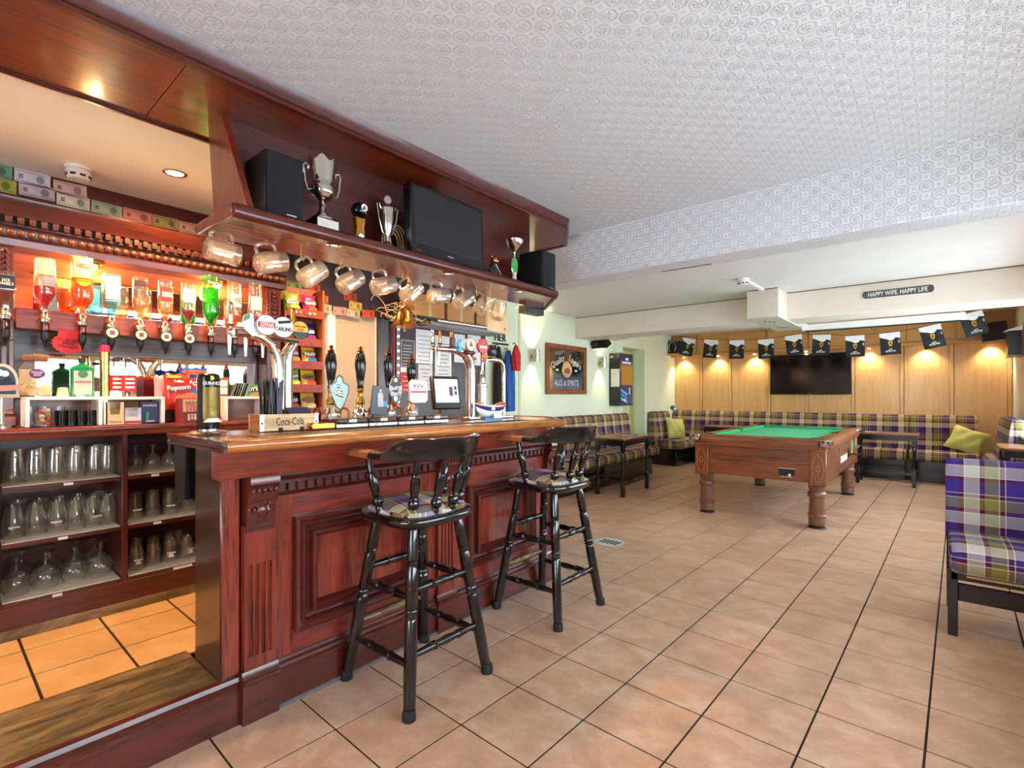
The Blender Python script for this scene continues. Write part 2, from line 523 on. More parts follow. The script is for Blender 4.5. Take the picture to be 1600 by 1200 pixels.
# ------------------------------------------------------------------ the setting
TP = .33535
fl = struct('floor', MB().box(-4.5, XR + .3, YB - .3, 10.4, -.12, -.003), GROUT)
tm = mesh_of('tile', MB().box(-TP / 2 + .0038, TP / 2 - .0038, -TP / 2 + .0036, TP / 2 - .0036, -.01, 0, .001)); tm.materials.append(TILE)
_f = np.array([-math.sin(math.radians(40.39)), math.cos(math.radians(40.39))]); _r = np.array([_f[1], -_f[0]])
cands = []
for i in range(-9, 12):
    for j in range(-9, 27):
        x = -1.73 + TP * ((i + .5) - 0 + .023 * (j + .5)); y = 1.688 + TP * (-.023 * (i + .5) + (j + .5))
        if not (-4.25 < x < XR + .1 and YB < y < 10.1): continue
        if x < -2.25 and y < 2.75: continue
        D = _f @ (x, y); R = _r @ (x, y)
        a = 0
        if D > .5:
            px, py = 800 + 784 * R / D, 618 + 784 * 1.267 / D
            if -150 < px < 1750 and py < 1400: a = 1 / D ** 3
        cands.append((-a, x, y))
cands.sort()
rest = MB()
for k, (a, x, y) in enumerate(cands):
    if k < 295:
        o = obj('tile', tm, TILE, fl, (x, y, 0)); o.rotation_euler = (0, 0, -.023)
    else:
        rest.x = Matrix.Translation((x, y, 0)) @ Matrix.Rotation(-.023, 4, 'Z'); rest.box(-TP / 2 + .0038, TP / 2 - .0038, -TP / 2 + .0036, TP / 2 - .0036, -.01, 0)
obj('tile_field', rest, TILE, fl, kind='stuff')
# raised floor behind the bar
bf = struct('floor', MB().box(-3.95, -2.43, YB, 2.9, -.01, .162), GROUT)
bf.name = 'floor_behind_bar'
for i, (xa, xb) in enumerate(((-3.29, -3.004), (-3.0, -2.714), (-2.71, -2.432))):
    for j in range(-3, 3):
        y0 = .282 + .2865 * j
        obj('tile', MB().box(xa + .003, xb - .003, y0 + .005, y0 + .2815, .158, .168, .001), TILEB, bf)
obj('tile_field', MB().box(-3.29, -2.434, 1.15, 2.88, .158, .167), TILEB, bf, kind='stuff')

def wall_open(mb, ax, c, t, lo, hi, z0, z1, ops):
    """a wall slab with rectangular openings"""
    def B(a, b, p, q):
        if b - a < 1e-4 or q - p < 1e-4: return
        if ax == 'x': mb.box(c, c + t, a, b, p, q)
        else: mb.box(a, b, c, c + t, p, q)
    cur = lo
    for (a, b, p, q) in sorted(ops):
        B(cur, a, z0, z1); B(a, b, z0, p); B(a, b, q, z1); cur = b
    B(cur, hi, z0, z1)
    return mb
struct('wall_right', wall_open(MB(), 'x', XR, .3, YB - .3, 10.4, -.1, 2.7, [w[1:] for w in WINDOWS if w[0] == 'x']), CREAM)
struct('wall_back', wall_open(MB(), 'y', YB - .3, .3, -4.5, XR, -.1, 2.7, [w[1:] for w in WINDOWS if w[0] == 'y']), CREAM)
wl = struct('wall_left', wall_open(MB(), 'x', -4.32, .2, 4.7, 10.1, -.1, 2.7, [(7.77, 8.60, -.1, 2.10)]), GREEN)
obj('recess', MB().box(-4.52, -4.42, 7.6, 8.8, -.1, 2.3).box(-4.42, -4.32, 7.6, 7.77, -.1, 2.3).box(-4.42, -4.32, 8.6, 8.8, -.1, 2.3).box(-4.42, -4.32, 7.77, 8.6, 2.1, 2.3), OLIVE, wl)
obj('conduit', MB().box(-4.12, -4.105, 4.985, 5.0, .4, 2.42).box(-4.12, -4.105, 4.965, 4.975, .4, 2.42), GREEN, wl)
obj('conduit', MB().box(-4.12, -4.108, 7.45, 7.462, 1.95, 2.3).box(-4.12, -4.108, 7.45, 7.462, .9, 1.1), GREEN, wl)
obj('picture_rail', MB().box(-4.12, -4.10, 4.75, 6.3, 2.385, 2.41), CREAM, wl)
struct('wall_bar_back', MB().box(-4.25, -3.95, YB, 4.15, -.1, 2.7), CREAM); struct('wall_bar_end', MB().box(-4.25, -3.95, 4.15, 4.7, -.1, 2.7), GREEN)
wf = struct('wall_far', MB().box(-4.5, XR + .3, 10.02, 10.3, -.1, 2.7), CREAM)
xs = [-4.12, -3.56, -3.01, -2.33, -1.73, -1.06, -.42, .17, .79]
for k in range(8):
    a, b = xs[k], xs[k + 1]
    obj('panel', MB().box(a + .006, b - .05, 9.985, 10.02, .3, 2.06, .003), OAK, wf)
    obj('stile', MB().box(b - .046, b - .004, 9.978, 10.02, .3, 2.06, .004), OAK, wf)
us = [-4.12, -3.61, -3.03, -2.36, -1.71, -1.06, -.39, .19, .79]
obj('pelmet_box', MB().box(-4.12, .8, 9.83, 10.02, 2.075, 2.5), OAKX, wf)
obj('pelmet_rail', MB().box(-4.12, .8, 9.78, 10.02, 2.035, 2.075, .008), OAKX, wf)
for k in range(8):
    obj('panel', MB().box(us[k] + .012, us[k + 1] - .012, 9.812, 9.835, 2.10, 2.48, .006), OAKX, wf)
DL = emit('warm_lamp_glow', (1, .72, .38), 14)
for x in (-3.9, -3.23, -2.58, -1.75, -.86, -.15, .57):
    d = obj('downlight', MB().lathe([(.04, 0), (.045, -.006), (.03, -.008)], (x, 9.9, 2.035), 14), BRASS, wf)
    obj('bulb', MB().lathe([(.028, 0), (.02, -.008), (1e-6, -.01)], (x, 9.9, 2.029), 12), DL, d)
    lamp('SPOT', 'downlight_lamp', (x, 9.9, 2.01), 24, (1, .84, .6), wf, .03, math.radians(118), .8, (0, .09, -1))
# ceilings and beams
c1 = struct('ceiling', MB().box(-2.55, XR, YB, 3.24, 2.5, 2.6), ANAG)
c1b = struct('ceiling_bar', MB().box(-4.0, -2.50, YB, 3.47, 2.44, 2.6).box(-2.50, -2.36, 3.1, 3.47, 2.44, 2.6), CEILB)
c2 = struct('ceiling_lower', MB().box(-4.15, XR, 3.47, 6.3, 2.42, 2.6), CEIL2)
c3 = struct('ceiling_far', MB().box(-4.15, XR, 6.3, 10.1, 2.46, 2.6), CEIL2)
t1 = struct('trim_1', MB().box(-2.52, XR, 3.24, 3.47, 2.15, 2.62, .004), ANAG)
m = MB(); m.x = Matrix.Translation((-1.33, 3.42, 2.149)) @ Matrix.Rotation(.04, 4, 'Z'); m.box(-.17, .17, -.004, .004, -.002, .004)
obj('slot', m, BLACK, t1)
t2 = struct('trim_2', MB().box(-4.12, XR, 6.3, 6.78, 2.12, 2.5, .004), BEAMW)
obj('shadow_gap', MB().box(-4.12, XR, 6.292, 6.3, 2.412, 2.42), plain('#5a4f48', .8), t2)
obj('recess_cap', MB().box(-4.11, -3.7, 6.78, 7.3, 2.16, 2.18), CREAM, t2)
# windows (their light reaches the room, the bar mirror shows them)
WF = plain('#f3f1ea', .4)
for n, (ax, a, b, z0, z1) in enumerate(WINDOWS):
    fr = MB(); br = MB(); tr = MB(); pn = MB(); si = MB()
    def B(mb, u0, u1, d0, d1, p, q, bv=0):
        if ax == 'x': mb.box(XR + d0, XR + d1, u0, u1, p, q, bv)
        else: mb.box(u0, u1, YB - d0, YB - d1, p, q, bv)
    for u in (a, b - .06): B(fr, u, u + .06, .04, .14, z0, z1)
    B(fr, a, b, .04, .14, z0, z0 + .06); B(fr, a, b, .04, .14, z1 - .06, z1)
    k = max(1, round((b - a) / 1.2))
    for i in range(1, k):
        u = a + (b - a) * i / k; B(fr, u - .03, u + .03, .04, .14, z0, z1)
    B(tr, a, b, .03, .12, 1.70, 1.78, .004)
    u = a + .2
    while u < b - .1:
        B(br, u, u + .016, .085, .1, z0, z1); u += .2
    for z in (1.15, 1.42): B(br, a, b, .085, .1, z, z + .014)
    B(pn, a + .03, b - .03, .09, .094, z0 + .03, z1 - .03)
    B(si, a - .05, b + .05, -.08, .1, z0 - .03, z0, .005)
    w = struct('window_%d' % (n + 1), fr, WF)
    obj('transom', tr, OAK, w); obj('leading', br, BLACKM, w); obj('pane', pn, PANE, w); obj('sill', si, WF, w)
struct('ground', MB().box(XR + .3, 22, -14, 26, -.5, -.3).box(-14, XR + .3, -14, YB - .3, -.5, -.3), plain('#dfe2e6', .9, name='pale_paving'))  # unseen ground added, kept pale to bounce daylight up to the ceilings
# skirting under the green wall and the far sofa side
struct('baseboard_left', MB().box(-4.12, -4.1, 4.7, 7.75, 0, .14, .004), BLK)
# ------------------------------------------------------------------ fixed furniture: bar, bar top, step, gantry, back bar
def mo(off):
    m = MB(); m.x = Matrix.Translation(-Vector(off)); return m
def sweep(mb, path, prof, closed=True):
    """closed profile (d outwards to the right of the path, z) swept with mitres along an open XY path"""
    n = len(path); rings = []
    P_ = [Vector((p[0], p[1])) for p in path]
    for i in range(n):
        dirs = []
        if i: dirs.append((P_[i] - P_[i - 1]).normalized())
        if i < n - 1: dirs.append((P_[i + 1] - P_[i]).normalized())
        nr = [Vector((d.y, -d.x)) for d in dirs]
        if len(nr) == 1: w = nr[0]
        else:
            w = (nr[0] + nr[1]).normalized(); w = w / max(.3, w.dot(nr[0]))
        rings.append([(P_[i].x + w.x * d, P_[i].y + w.y * d, z) for d, z in prof])
    k = len(prof); vs = [p for r in rings for p in r]; fs = []
    for i in range(n - 1):
        for j in range(k):
            l = (j + 1) % k
            fs.append((i * k + j, i * k + l, (i + 1) * k + l, (i + 1) * k + j))
    ar = sum(prof[i][0] * prof[(i + 1) % k][1] - prof[(i + 1) % k][0] * prof[i][1] for i in range(k))
    fs.append(tuple(range(k))); fs.append(tuple((n - 1) * k + j for j in range(k - 1, -1, -1)))
    if ar > 0: fs = [f[::-1] for f in fs]
    return mb.add(vs, fs)
def rings_x(mb, x, y0, y1, z0, z1, prof):
    """mitred moulding frame on a +X facing plane: prof (inset, height above plane)"""
    k = len(prof); vs = []
    for ins, h in prof:
        vs += [(x + h, y0 + ins, z0 + ins), (x + h, y1 - ins, z0 + ins), (x + h, y1 - ins, z1 - ins), (x + h, y0 + ins, z1 - ins)]
    fs = []
    for i in range(k - 1):
        for j in range(4):
            l = (j + 1) % 4
            fs.append((i * 4 + j, i * 4 + l, (i + 1) * 4 + l, (i + 1) * 4 + j))
    return mb.add(vs, fs)
BO = (-2.05, .73, 0)
bar = thing('bar_counter', 'long panelled mahogany bar counter with fluted pilasters and dentil moulding', 'bar', BO)
obj('carcass', mo(BO).prism([(-2.085, .80), (-2.085, 2.84), (-2.33, 3.07), (-2.70, 3.07), (-2.70, 2.95), (-2.34, 2.95), (-2.30, 2.70), (-2.30, .80)], 'z', 0, 1.056), MAHD, bar)
obj('end_post', mo(BO).box(-2.34, -2.07, .73, .798, .168, 1.055, .004), wood('bar_end_dark', '#3c2017', '#1e0f0a', 'z', .25, .4), bar)  # post wood darkened to paint in the shade of its unlit face
obj('end_face', mo(BO).box(-2.0705, -2.064, .733, .797, .19, .95, .002), MAHR, bar)
for (a, b, z0, z1, nm, mt) in ((.925, 1.005, .19, .86, 'stile', MAHR), (1.675, 1.79, .19, .86, 'stile', MAHR), (1.9, 2.007, .19, .86, 'stile', MAHR), (2.627, 2.75, .19, .86, 'stile', MAHR),
                               (1.005, 1.675, .76, .86, 'rail', MAH), (1.005, 1.675, .19, .285, 'rail', MAH), (2.007, 2.627, .76, .86, 'rail', MAH), (2.007, 2.627, .19, .285, 'rail', MAH)):
    obj(nm, mo(BO).box(-2.087, -2.06, a, b, z0, z1, .001), mt, bar)
PM = [(0, -.01), (0, .034), (.010, .044), (.020, .036), (.030, .026), (.038, .031), (.046, .02), (.058, .016), (.066, .016), (.070, .040), (.080, .046), (.094, .032), (.106, -.002)]
for (a, b) in ((1.005, 1.675), (2.007, 2.627)):
    obj('panel_moulding', rings_x(mo(BO), -2.06, a, b, .285, .76, PM), MAHD, bar, ang=25)
    obj('panel_field', mo(BO).box(-2.085, -2.054, a + .10, b - .10, .385, .66, .002), MAHR, bar)
sk = [(2.0, .0)]
obj('skirting', sweep(mo(BO), [(-2.075, .80), (-2.075, 2.84), (-2.32, 3.07), (-2.7, 3.07)], [(0, 0), (.035, 0), (.035, .135), (.042, .14), (.042, .15), (.034, .158), (.03, .17), (.022, .178), (.018, .19), (0, .19)]), MAHD, bar, ang=25)
obj('floor_strip', sweep(mo(BO), [(-2.04, .80), (-2.04, 2.84), (-2.29, 3.08)], [(-.01, 0), (.012, 0), (.010, .012), (-.01, .016)]), plain('#6b6468', .5), bar)
CP = [(0, .855), (.012, .858), (.02, .866), (.014, .872), (.014, .912), (.03, .915), (.03, .922), (.045, .934), (.055, .945), (.055, .957), (0, .957)]
for (a, b) in ((.925, 1.785), (1.905, 2.745)):
    obj('cornice', sweep(mo(BO), [(-2.062, a), (-2.062, b)], CP), MAHD, bar, ang=25)
dm = mesh_of('dentil', MB().box(-.004, .014, -.0125, .0125, 0, .034, .002)); dm.materials.append(MAHD)
for (a, b) in ((.945, 1.775), (1.925, 2.735)):
    y = a
    while y < b:
        obj('dentil', dm, MAHD, bar, (-2.05 + .002 - BO[0], y - BO[1], .875)); y += .0415
fl_poly = [(-2.09, -.06), (-2.03, -.06)]
def pilaster(y0, w):
    fl_ = []
    pts = [(-2.08, y0), (-2.035, y0)]
    for k in range(4):
        c = y0 + w * (k + 1) / 5
        pts += [(-2.035, c - .008), (-2.043, c - .005), (-2.045, c), (-2.043, c + .005), (-2.035, c + .008)]
    pts += [(-2.035, y0 + w), (-2.08, y0 + w)]
    p = obj('pilaster', mo(BO).prism(pts, 'z', .25, .61).box(-2.08, -2.035, y0, y0 + w, .19, .25).box(-2.08, -2.035, y0, y0 + w, .61, .76), MAHZ, bar, ang=25)
    obj('plinth_block', sweep(mo(BO), [(-2.035, y0 - .01), (-2.035, y0 + w + .01)], [(-.05, 0), (.012, 0), (.012, .15), (.018, .155), (.018, .165), (.01, .172), (.008, .185), (.0, .2), (-.05, .2)]), MAHD, bar, ang=25)
    # carved corbel: curved bracket with bead row and scrolls
    cor = [(-2.08, .735), (-2.03, .735), (-2.026, .76), (-2.02, .80), (-2.016, .85), (-2.006, .87), (-1.998, .89), (-1.996, .912), (-1.985, .925), (-1.985, .945), (-1.99, .957), (-2.08, .957)]
    c = obj('corbel', mo(BO).prism(cor, 'y', y0 + .004, y0 + w - .004), MAHD, bar, ang=25)
    for k in range(5):
        obj('bead', mo(BO).ball((-1.994, y0 + .016 + k * (w - .032) / 4, .90), .011, 10, 6), MAHD, c)
    sc_ = mo(BO)
    for sgn in (-1, 1):
        cy = y0 + w / 2 + sgn * w * .25
        sc_.tube([(-2.018 + .002 * a, cy + sgn * .02 * (1 - a / 9) * math.cos(a * .9), .825 + .022 * (1 - a / 9) * math.sin(a * .9)) for a in range(9)], .006, 6)
        sc_.tube([(-2.012, y0 + w / 2 + sgn * .005, .872), (-2.01, y0 + w / 2 + sgn * .025, .868), (-2.012, y0 + w / 2 + sgn * .042, .876)], .006, 6)
    sc_.ball((-2.02, y0 + w / 2, .815), .026, 10, 6, sx=.5, sz=1.1)
    sc_.tube([(-2.024, y0 + w / 2 - .018, .772), (-2.02, y0 + w / 2, .785), (-2.024, y0 + w / 2 + .018, .772)], .006, 6)
    sc_.tube([(-2.028, y0 + .02, .752), (-2.026, y0 + w / 2, .755), (-2.028, y0 + w - .02, .752)], .006, 6)
    obj('scroll_carving', sc_, MAHD, c)
for y0, w in ((.803, .12), (1.785, .12), (2.745, .09)): pilaster(y0, w)
obj('sloping_fascia', mo(BO).prism([(-2.07, .955), (-2.0, .955), (-1.958, 1.058), (-2.07, 1.058)], 'y', .70, 2.80), wood('fascia_gloss', '#7a2c1c', '#45160f', 'y', .28, 1.0), bar)
obj('fascia_return', mo(BO).prism([(-2.0, 2.80), (-2.07, 2.80), (-2.35, 3.07), (-2.32, 3.10)], 'z', .955, 1.058), MAH, bar)

CORN0 = wood('bar_edge_mahogany', '#4a2014', '#220d08', 'x', .25, .4)
TO = (-2.25, 1.9, 1.058)
top = thing('bar_worktop', 'polished timber bar top with rounded honey-coloured front edge', 'worktop', TO)
tp = [(-1.955, .70), (-1.955, 2.80), (-2.27, 3.12), (-2.72, 3.12), (-2.72, 2.9), (-2.56, 2.75), (-2.56, .70)]
obj('slab', mo(TO).prism(tp, 'z', 1.058, 1.102), wood('bar_top_wood', '#80502c', '#4c2c17', 'y', .25, .5), top)
obj('nosing', sweep(mo(TO), [(-1.955, .703), (-1.955, 2.80), (-2.27, 3.12), (-2.72, 3.12)], [(-.02, 1.057), (.012, 1.057), (.026, 1.066), (.032, 1.08), (.028, 1.095), (.014, 1.106), (-.02, 1.108)]), NOSE, top, ang=60)
obj('end_moulding', sweep(mo(TO), [(-2.56, .70), (-1.93, .70)], [(-.01, 1.058), (.008, 1.06), (.010, 1.072), (.004, 1.076), (.004, 1.082), (.012, 1.088), (.012, 1.102), (-.01, 1.104)]), CORN0, top, ang=40)
BMAT = plain('#2b2018', .55, var=.2)
mt = tag(obj('bar_mat', mo((-2.08, 1.8, 1.103)).box(-2.155, -2.0, .86, 2.62, 1.103, 1.1055, .001), BMAT), 'long thin brown patterned runner laid along the bar top', 'bar mat')
mt.location = (-2.08, 1.8, 1.1030)
for k in range(34):
    obj('scallop', mo((-2.08, 1.8, 1.103)).lathe([(.02, 1.1035), (.02, 1.106), (1e-6, 1.1062)], (-1.995, .89 + k * .052, 0), 8), plain('#15110e', .5), mt)

SO = (-2.25, .2, 0)
st = thing('bar_step', 'worn dark wooden step with moulded skirting at the bar entrance', 'step', SO)
obj('tread', mo(SO).box(-2.445, -2.055, -1.2, .731, .13, .181, .004), STEPW, st)
obj('riser', mo(SO).box(-2.43, -2.075, -1.2, .80, 0, .135), MAHD, st)
obj('skirting', sweep(mo(SO), [(-2.08, -1.2), (-2.08, .80)], [(0, 0), (.03, 0), (.03, .12), (.036, .125), (.036, .135), (.028, .142), (.03, .16), (.036, .17), (.03, .184), (0, .184)]), MAHD, st, ang=25)

# ---- gantry over the bar
GO = (-2.1, .8, 1.93)
ga = thing('bar_gantry', 'overhead mahogany gantry with canopy, back board and long shelf above the bar', 'gantry', GO)
cp = [(-1.985, -1.7), (-1.985, 2.92), (-2.2, 3.22), (-2.53, 3.22), (-2.53, -1.7)]
obj('canopy_board', mo(GO).prism([(-1.985, -1.7), (-1.985, .60), (-2.53, .60), (-2.53, -1.7)], 'z', 2.428, 2.445), CANOPY, ga)
obj('canopy_board', mo(GO).prism([(-1.985, .603), (-1.985, 2.92), (-2.2, 3.22), (-2.53, 3.22), (-2.53, .603)], 'z', 2.428, 2.445), CANOPY, ga)
obj('crown_moulding', sweep(mo(GO), [(-1.985, -1.7), (-1.985, 2.92), (-2.2, 3.225), (-2.53, 3.225)], [(-.02, 2.42), (.006, 2.42), (.014, 2.43), (.004, 2.445), (.006, 2.455), (.012, 2.478), (.022, 2.499), (-.02, 2.499)]), MAHD, ga, ang=25)
obj('back_trim', mo(GO).box(-2.545, -2.52, -1.7, .86, 2.415, 2.441, .006), MAHD, ga)
obj('back_board', mo(GO).box(-2.285, -2.265, .835, 2.86, 1.975, 2.43), MAHD, ga)
obj('side_panel', mo(GO).prism([(-2.255, 2.43), (-2.40, 2.43), (-2.33, 1.977), (-1.995, 1.977)], 'y', .80, .825), MAHZ, ga)
sp_ = [(-1.985, .748), (-1.985, 2.79), (-2.33, 3.13), (-2.42, 3.13), (-2.34, 2.9), (-2.34, .748)]
obj('shelf', mo(GO).prism(sp_, 'z', 1.938, 1.977), wood('gantry_shelf', '#8a4824', '#5a2614', 'y', .22, .35), ga)
obj('shelf_nosing', sweep(mo(GO), [(-1.985, .745), (-1.985, 2.79), (-2.33, 3.13)], [(-.01, 1.928), (.006, 1.928), (.016, 1.94), (.019, 1.955), (.014, 1.972), (.004, 1.981), (-.01, 1.981)]), MAHD, ga, ang=60)
obj('shelf_end', mo(GO).box(-2.34, -1.985, .738, .748, 1.935, 1.98, .002), MAH, ga)
obj('hanging_bracket', mo(GO).box(-2.40, -2.33, 2.9, 3.12, 1.885, 1.94), BLACK, ga)
for y in (1.188, 1.867, 2.489):
    d = obj('downlight', mo(GO).lathe([(.030, 1.938), (.034, 1.934), (.022, 1.931), (.02, 1.936)], (-2.05, y, 0), 16), CHROME, ga)
    obj('bulb', mo(GO).lathe([(.02, 1.9375), (.012, 1.9345), (1e-6, 1.9335)], (-2.05, y, 0), 12), emit('gantry_lamp_glow', (1, .8, .55), 4), d)
    lamp('SPOT', 'gantry_lamp', (-2.05 - GO[0], y - GO[1], 1.925 - GO[2]), 4, WARM2, ga, .02, 2.4, .7, (-.35, 0, -1))

# ---- back bar: low cabinet with open shelves
CO = (-3.17, .2, .168)
cab = thing('back_bar_cabinet', 'low mahogany cabinet with open shelves of glasses behind the bar', 'cabinet', CO)
for (a, b) in ((.195, .225), (.66, .684), (1.25, 1.275), (1.6, 1.63)):
    obj('upright', mo(CO).box(-3.6, -3.17, a, b, .168, 1.066, .003), MAHDZ, cab)
obj('back_panel', mo(CO).box(-3.62, -3.59, .195, 1.63, .168, 1.066), MAHD, cab)
obj('kick_board', mo(CO).box(-3.2, -3.165, .195, 1.63, .168, .316, .002), MAHD, cab)
obj('kick_scuff', mo(CO).box(-3.166, -3.161, .195, 1.63, .168, .215, .001), STEPW, cab)
LINER = plain('#f0e4cc', .7, name='shelf_liner')
LAB = plain('#f0e6dc', .6)
for bi, (a, b) in enumerate(((.226, .659), (.685, 1.249))):
    for si, z in enumerate((.835, .58, .315)):
        s_ = obj('shelf', mo(CO).box(-3.59, -3.172, a, b, z, z + .02, .002), MAHD, cab)
        obj('liner', mo(CO).box(-3.585, -3.178, a + .005, b - .005, z + .0195, z + .0225), LINER, s_)
        yy = a + (.21, .19, .17)[si] if bi == 0 else a + (.10, .11, .2)[si]
        wl_ = .035 if not (bi == 1 and si == 2) else .09
        obj('shelf_label', mo(CO).box(-3.172, -3.1705, yy, yy + wl_, z + .003, z + .016), LAB, s_)
BW = thing('back_bar_worktop', 'glossy orange-brown mahogany worktop on the back bar cabinet', 'worktop', (-3.35, .9, 1.07))
obj('slab', mo((-3.35, .9, 1.07)).box(-3.62, -3.15, .12, 1.66, 1.07, 1.114, .003), MAH, BW)
obj('nosing', sweep(mo((-3.35, .9, 1.07)), [(-3.15, .12), (-3.15, 1.66)], [(-.01, 1.068), (.008, 1.068), (.016, 1.078), (.012, 1.088), (.02, 1.094), (.022, 1.106), (.014, 1.116), (-.01, 1.116)]), MAH, BW, ang=50)

CORN = wood('cornice_mahogany', '#46180f', '#220b08', 'y', .28, .4)
BEADM = wood('bead_mahogany', '#70391c', '#43200f', 'y', .25, .5)
UO = (-3.6, .2, 1.116)
ub = thing('back_bar_display', 'carved mahogany back bar with cornice, mirrors and optic bottle rail', 'back bar', UO)
obj('backing', mo(UO).box(-3.66, -3.62, .1, 1.62, 1.116, 2.44), MAHD, ub)
obj('backing_plank', mo(UO).box(-3.62, -3.60, .29, 1.52, 1.50, 1.62), GREYW, ub)
obj('backing_plank', mo(UO).box(-3.62, -3.60, .29, .372, 1.116, 1.50), GREYW, ub)
obj('backing_plank', mo(UO).box(-3.62, -3.60, 1.50, 1.60, 1.116, 1.62), MAHDZ, ub)
obj('mirror', mo(UO).box(-3.62, -3.612, .372, 1.50, 1.24, 1.50), MIRROR, ub)
obj('backing_plank', mo(UO).box(-3.62, -3.60, .372, 1.50, 1.116, 1.24), GREYW, ub)
obj('mirror_frame', rings_x(mo(UO), -3.612, .372, 1.50, 1.24, 1.50, [(0, 0), (0, .016), (.008, .016), (.012, .004), (.012, 0)]), plain('#8a7f78', .4), ub)
obj('mirror', mo(UO).box(-3.62, -3.612, .375, 1.49, 1.70, 1.905), MIRROR, ub)
MAHO = wood('warm_back_panel', '#b4552a', '#96401c', 'y', .35, .2, .5)  # mahogany coloured orange, with the lamp glow painted in
obj('upper_panel', mo(UO).box(-3.62, -3.605, .29, 1.52, 1.905, 2.03), MAHO, ub)
obj('upper_panel', mo(UO).box(-3.62, -3.605, .29, .375, 1.62, 1.905), MAHO, ub)
obj('mirror_bead', mo(UO).box(-3.612, -3.60, .37, 1.49, 1.90, 1.912, .003), GOLD, ub)
obj('bottle_rail', mo(UO).box(-3.475, -3.45, .295, 1.52, 1.598, 1.70, .004), wood('rail_mahogany', '#8a3c22', '#5a2012', 'y', .35, .3), ub)
obj('rail_bearer', mo(UO).box(-3.60, -3.475, .295, 1.52, 1.61, 1.63), MAHD, ub)
for (a, b) in ((.185, .292), (1.505, 1.60)):
    c = obj('column', mo(UO).box(-3.6, -3.45, a, b, 1.116, 2.02, .003), MAHDZ, ub)
    fm = mo(UO)
    for k in range(3):
        yy = a + .028 + k * .026; fm.box(-3.449, -3.4485, yy, yy + .01, 1.26, 1.60)
    obj('flutes', fm, plain('#1c0b08', .5), c)
    sc_ = mo(UO)
    for k in range(7):
        zz = 1.80 + k * .027
        for sgn in (-1, 1):
            sc_.tube([(-3.446, (a + b) / 2 + sgn * (.012 + .02 * q / 4), zz + .018 * math.sin(q * .9)) for q in range(5)], .006, 6)
        sc_.ball((-3.446, (a + b) / 2, zz), .01, 8, 5)
    obj('scroll_carving', sc_, MAHD, c)
    obj('base_block', mo(UO).box(-3.6, -3.43, a - .01, b + .01, 1.116, 1.17, .006).box(-3.6, -3.44, a - .004, b + .004, 1.17, 1.20, .008), MAH, c)
CPB = [(0, 2.0), (.16, 2.0), (.165, 2.03), (.155, 2.04), (.158, 2.045), (.16, 2.08), (.165, 2.09), (.178, 2.092), (.178, 2.10), (.172, 2.102), (.172, 2.138), (.185, 2.14), (.19, 2.155), (.2, 2.17), (.205, 2.185), (.215, 2.20), (.22, 2.222), (0, 2.222)]
obj('cornice', sweep(mo(UO), [(-3.6, .0), (-3.6, 1.635)], CPB), CORN, ub, ang=25)
obj('dentil_shadow_board', mo(UO).box(-3.6 + .172, -3.6 + .1725, .0, 1.635, 2.103, 2.137), plain('#160805', .7), ub)  # thin dark strip painting the shade between the dentils
bm_ = mesh_of('bead', MB().ball((0, 0, 0), .0165, 10, 6, sz=1)); bm_.materials.append(BEADM)
y = .05
while y < 1.6:
    obj('bead', bm_, MAH, ub, (-3.6 + .162 - UO[0], y - UO[1], 2.063 - UO[2])); y += .0378
d2 = mesh_of('dentil', MB().box(0, .022, -.012, .012, 0, .033, .002)); d2.materials.append(wood('dentil_wood', '#552314', '#30120b', 'y', .3, .3))
y = .06
while y < 1.58:
    obj('dentil', d2, MAHD, ub, (-3.6 + .17 - UO[0], y - UO[1], 2.103 - UO[2])); y += .0421
for y in (.60, 1.222):
    l_ = obj('brass_lamp', mo(UO).lathe([(.055, 2.0), (.06, 1.995), (.052, 1.985), (.05, 1.972), (.04, 1.968), (.036, 1.975), (.036, 1.985)], (-3.52, y, 0), 20), BRASS, ub)
    obj('bulb', mo(UO).ball((-3.52, y, 1.976), .024, 12, 8), emit('optic_lamp_glow', (1, .75, .42), 30), l_)
    lamp('POINT', 'optic_lamp', (-3.50 - UO[0], y - UO[1], 1.93 - UO[2]), 6, (1, .68, .34), ub, .035)
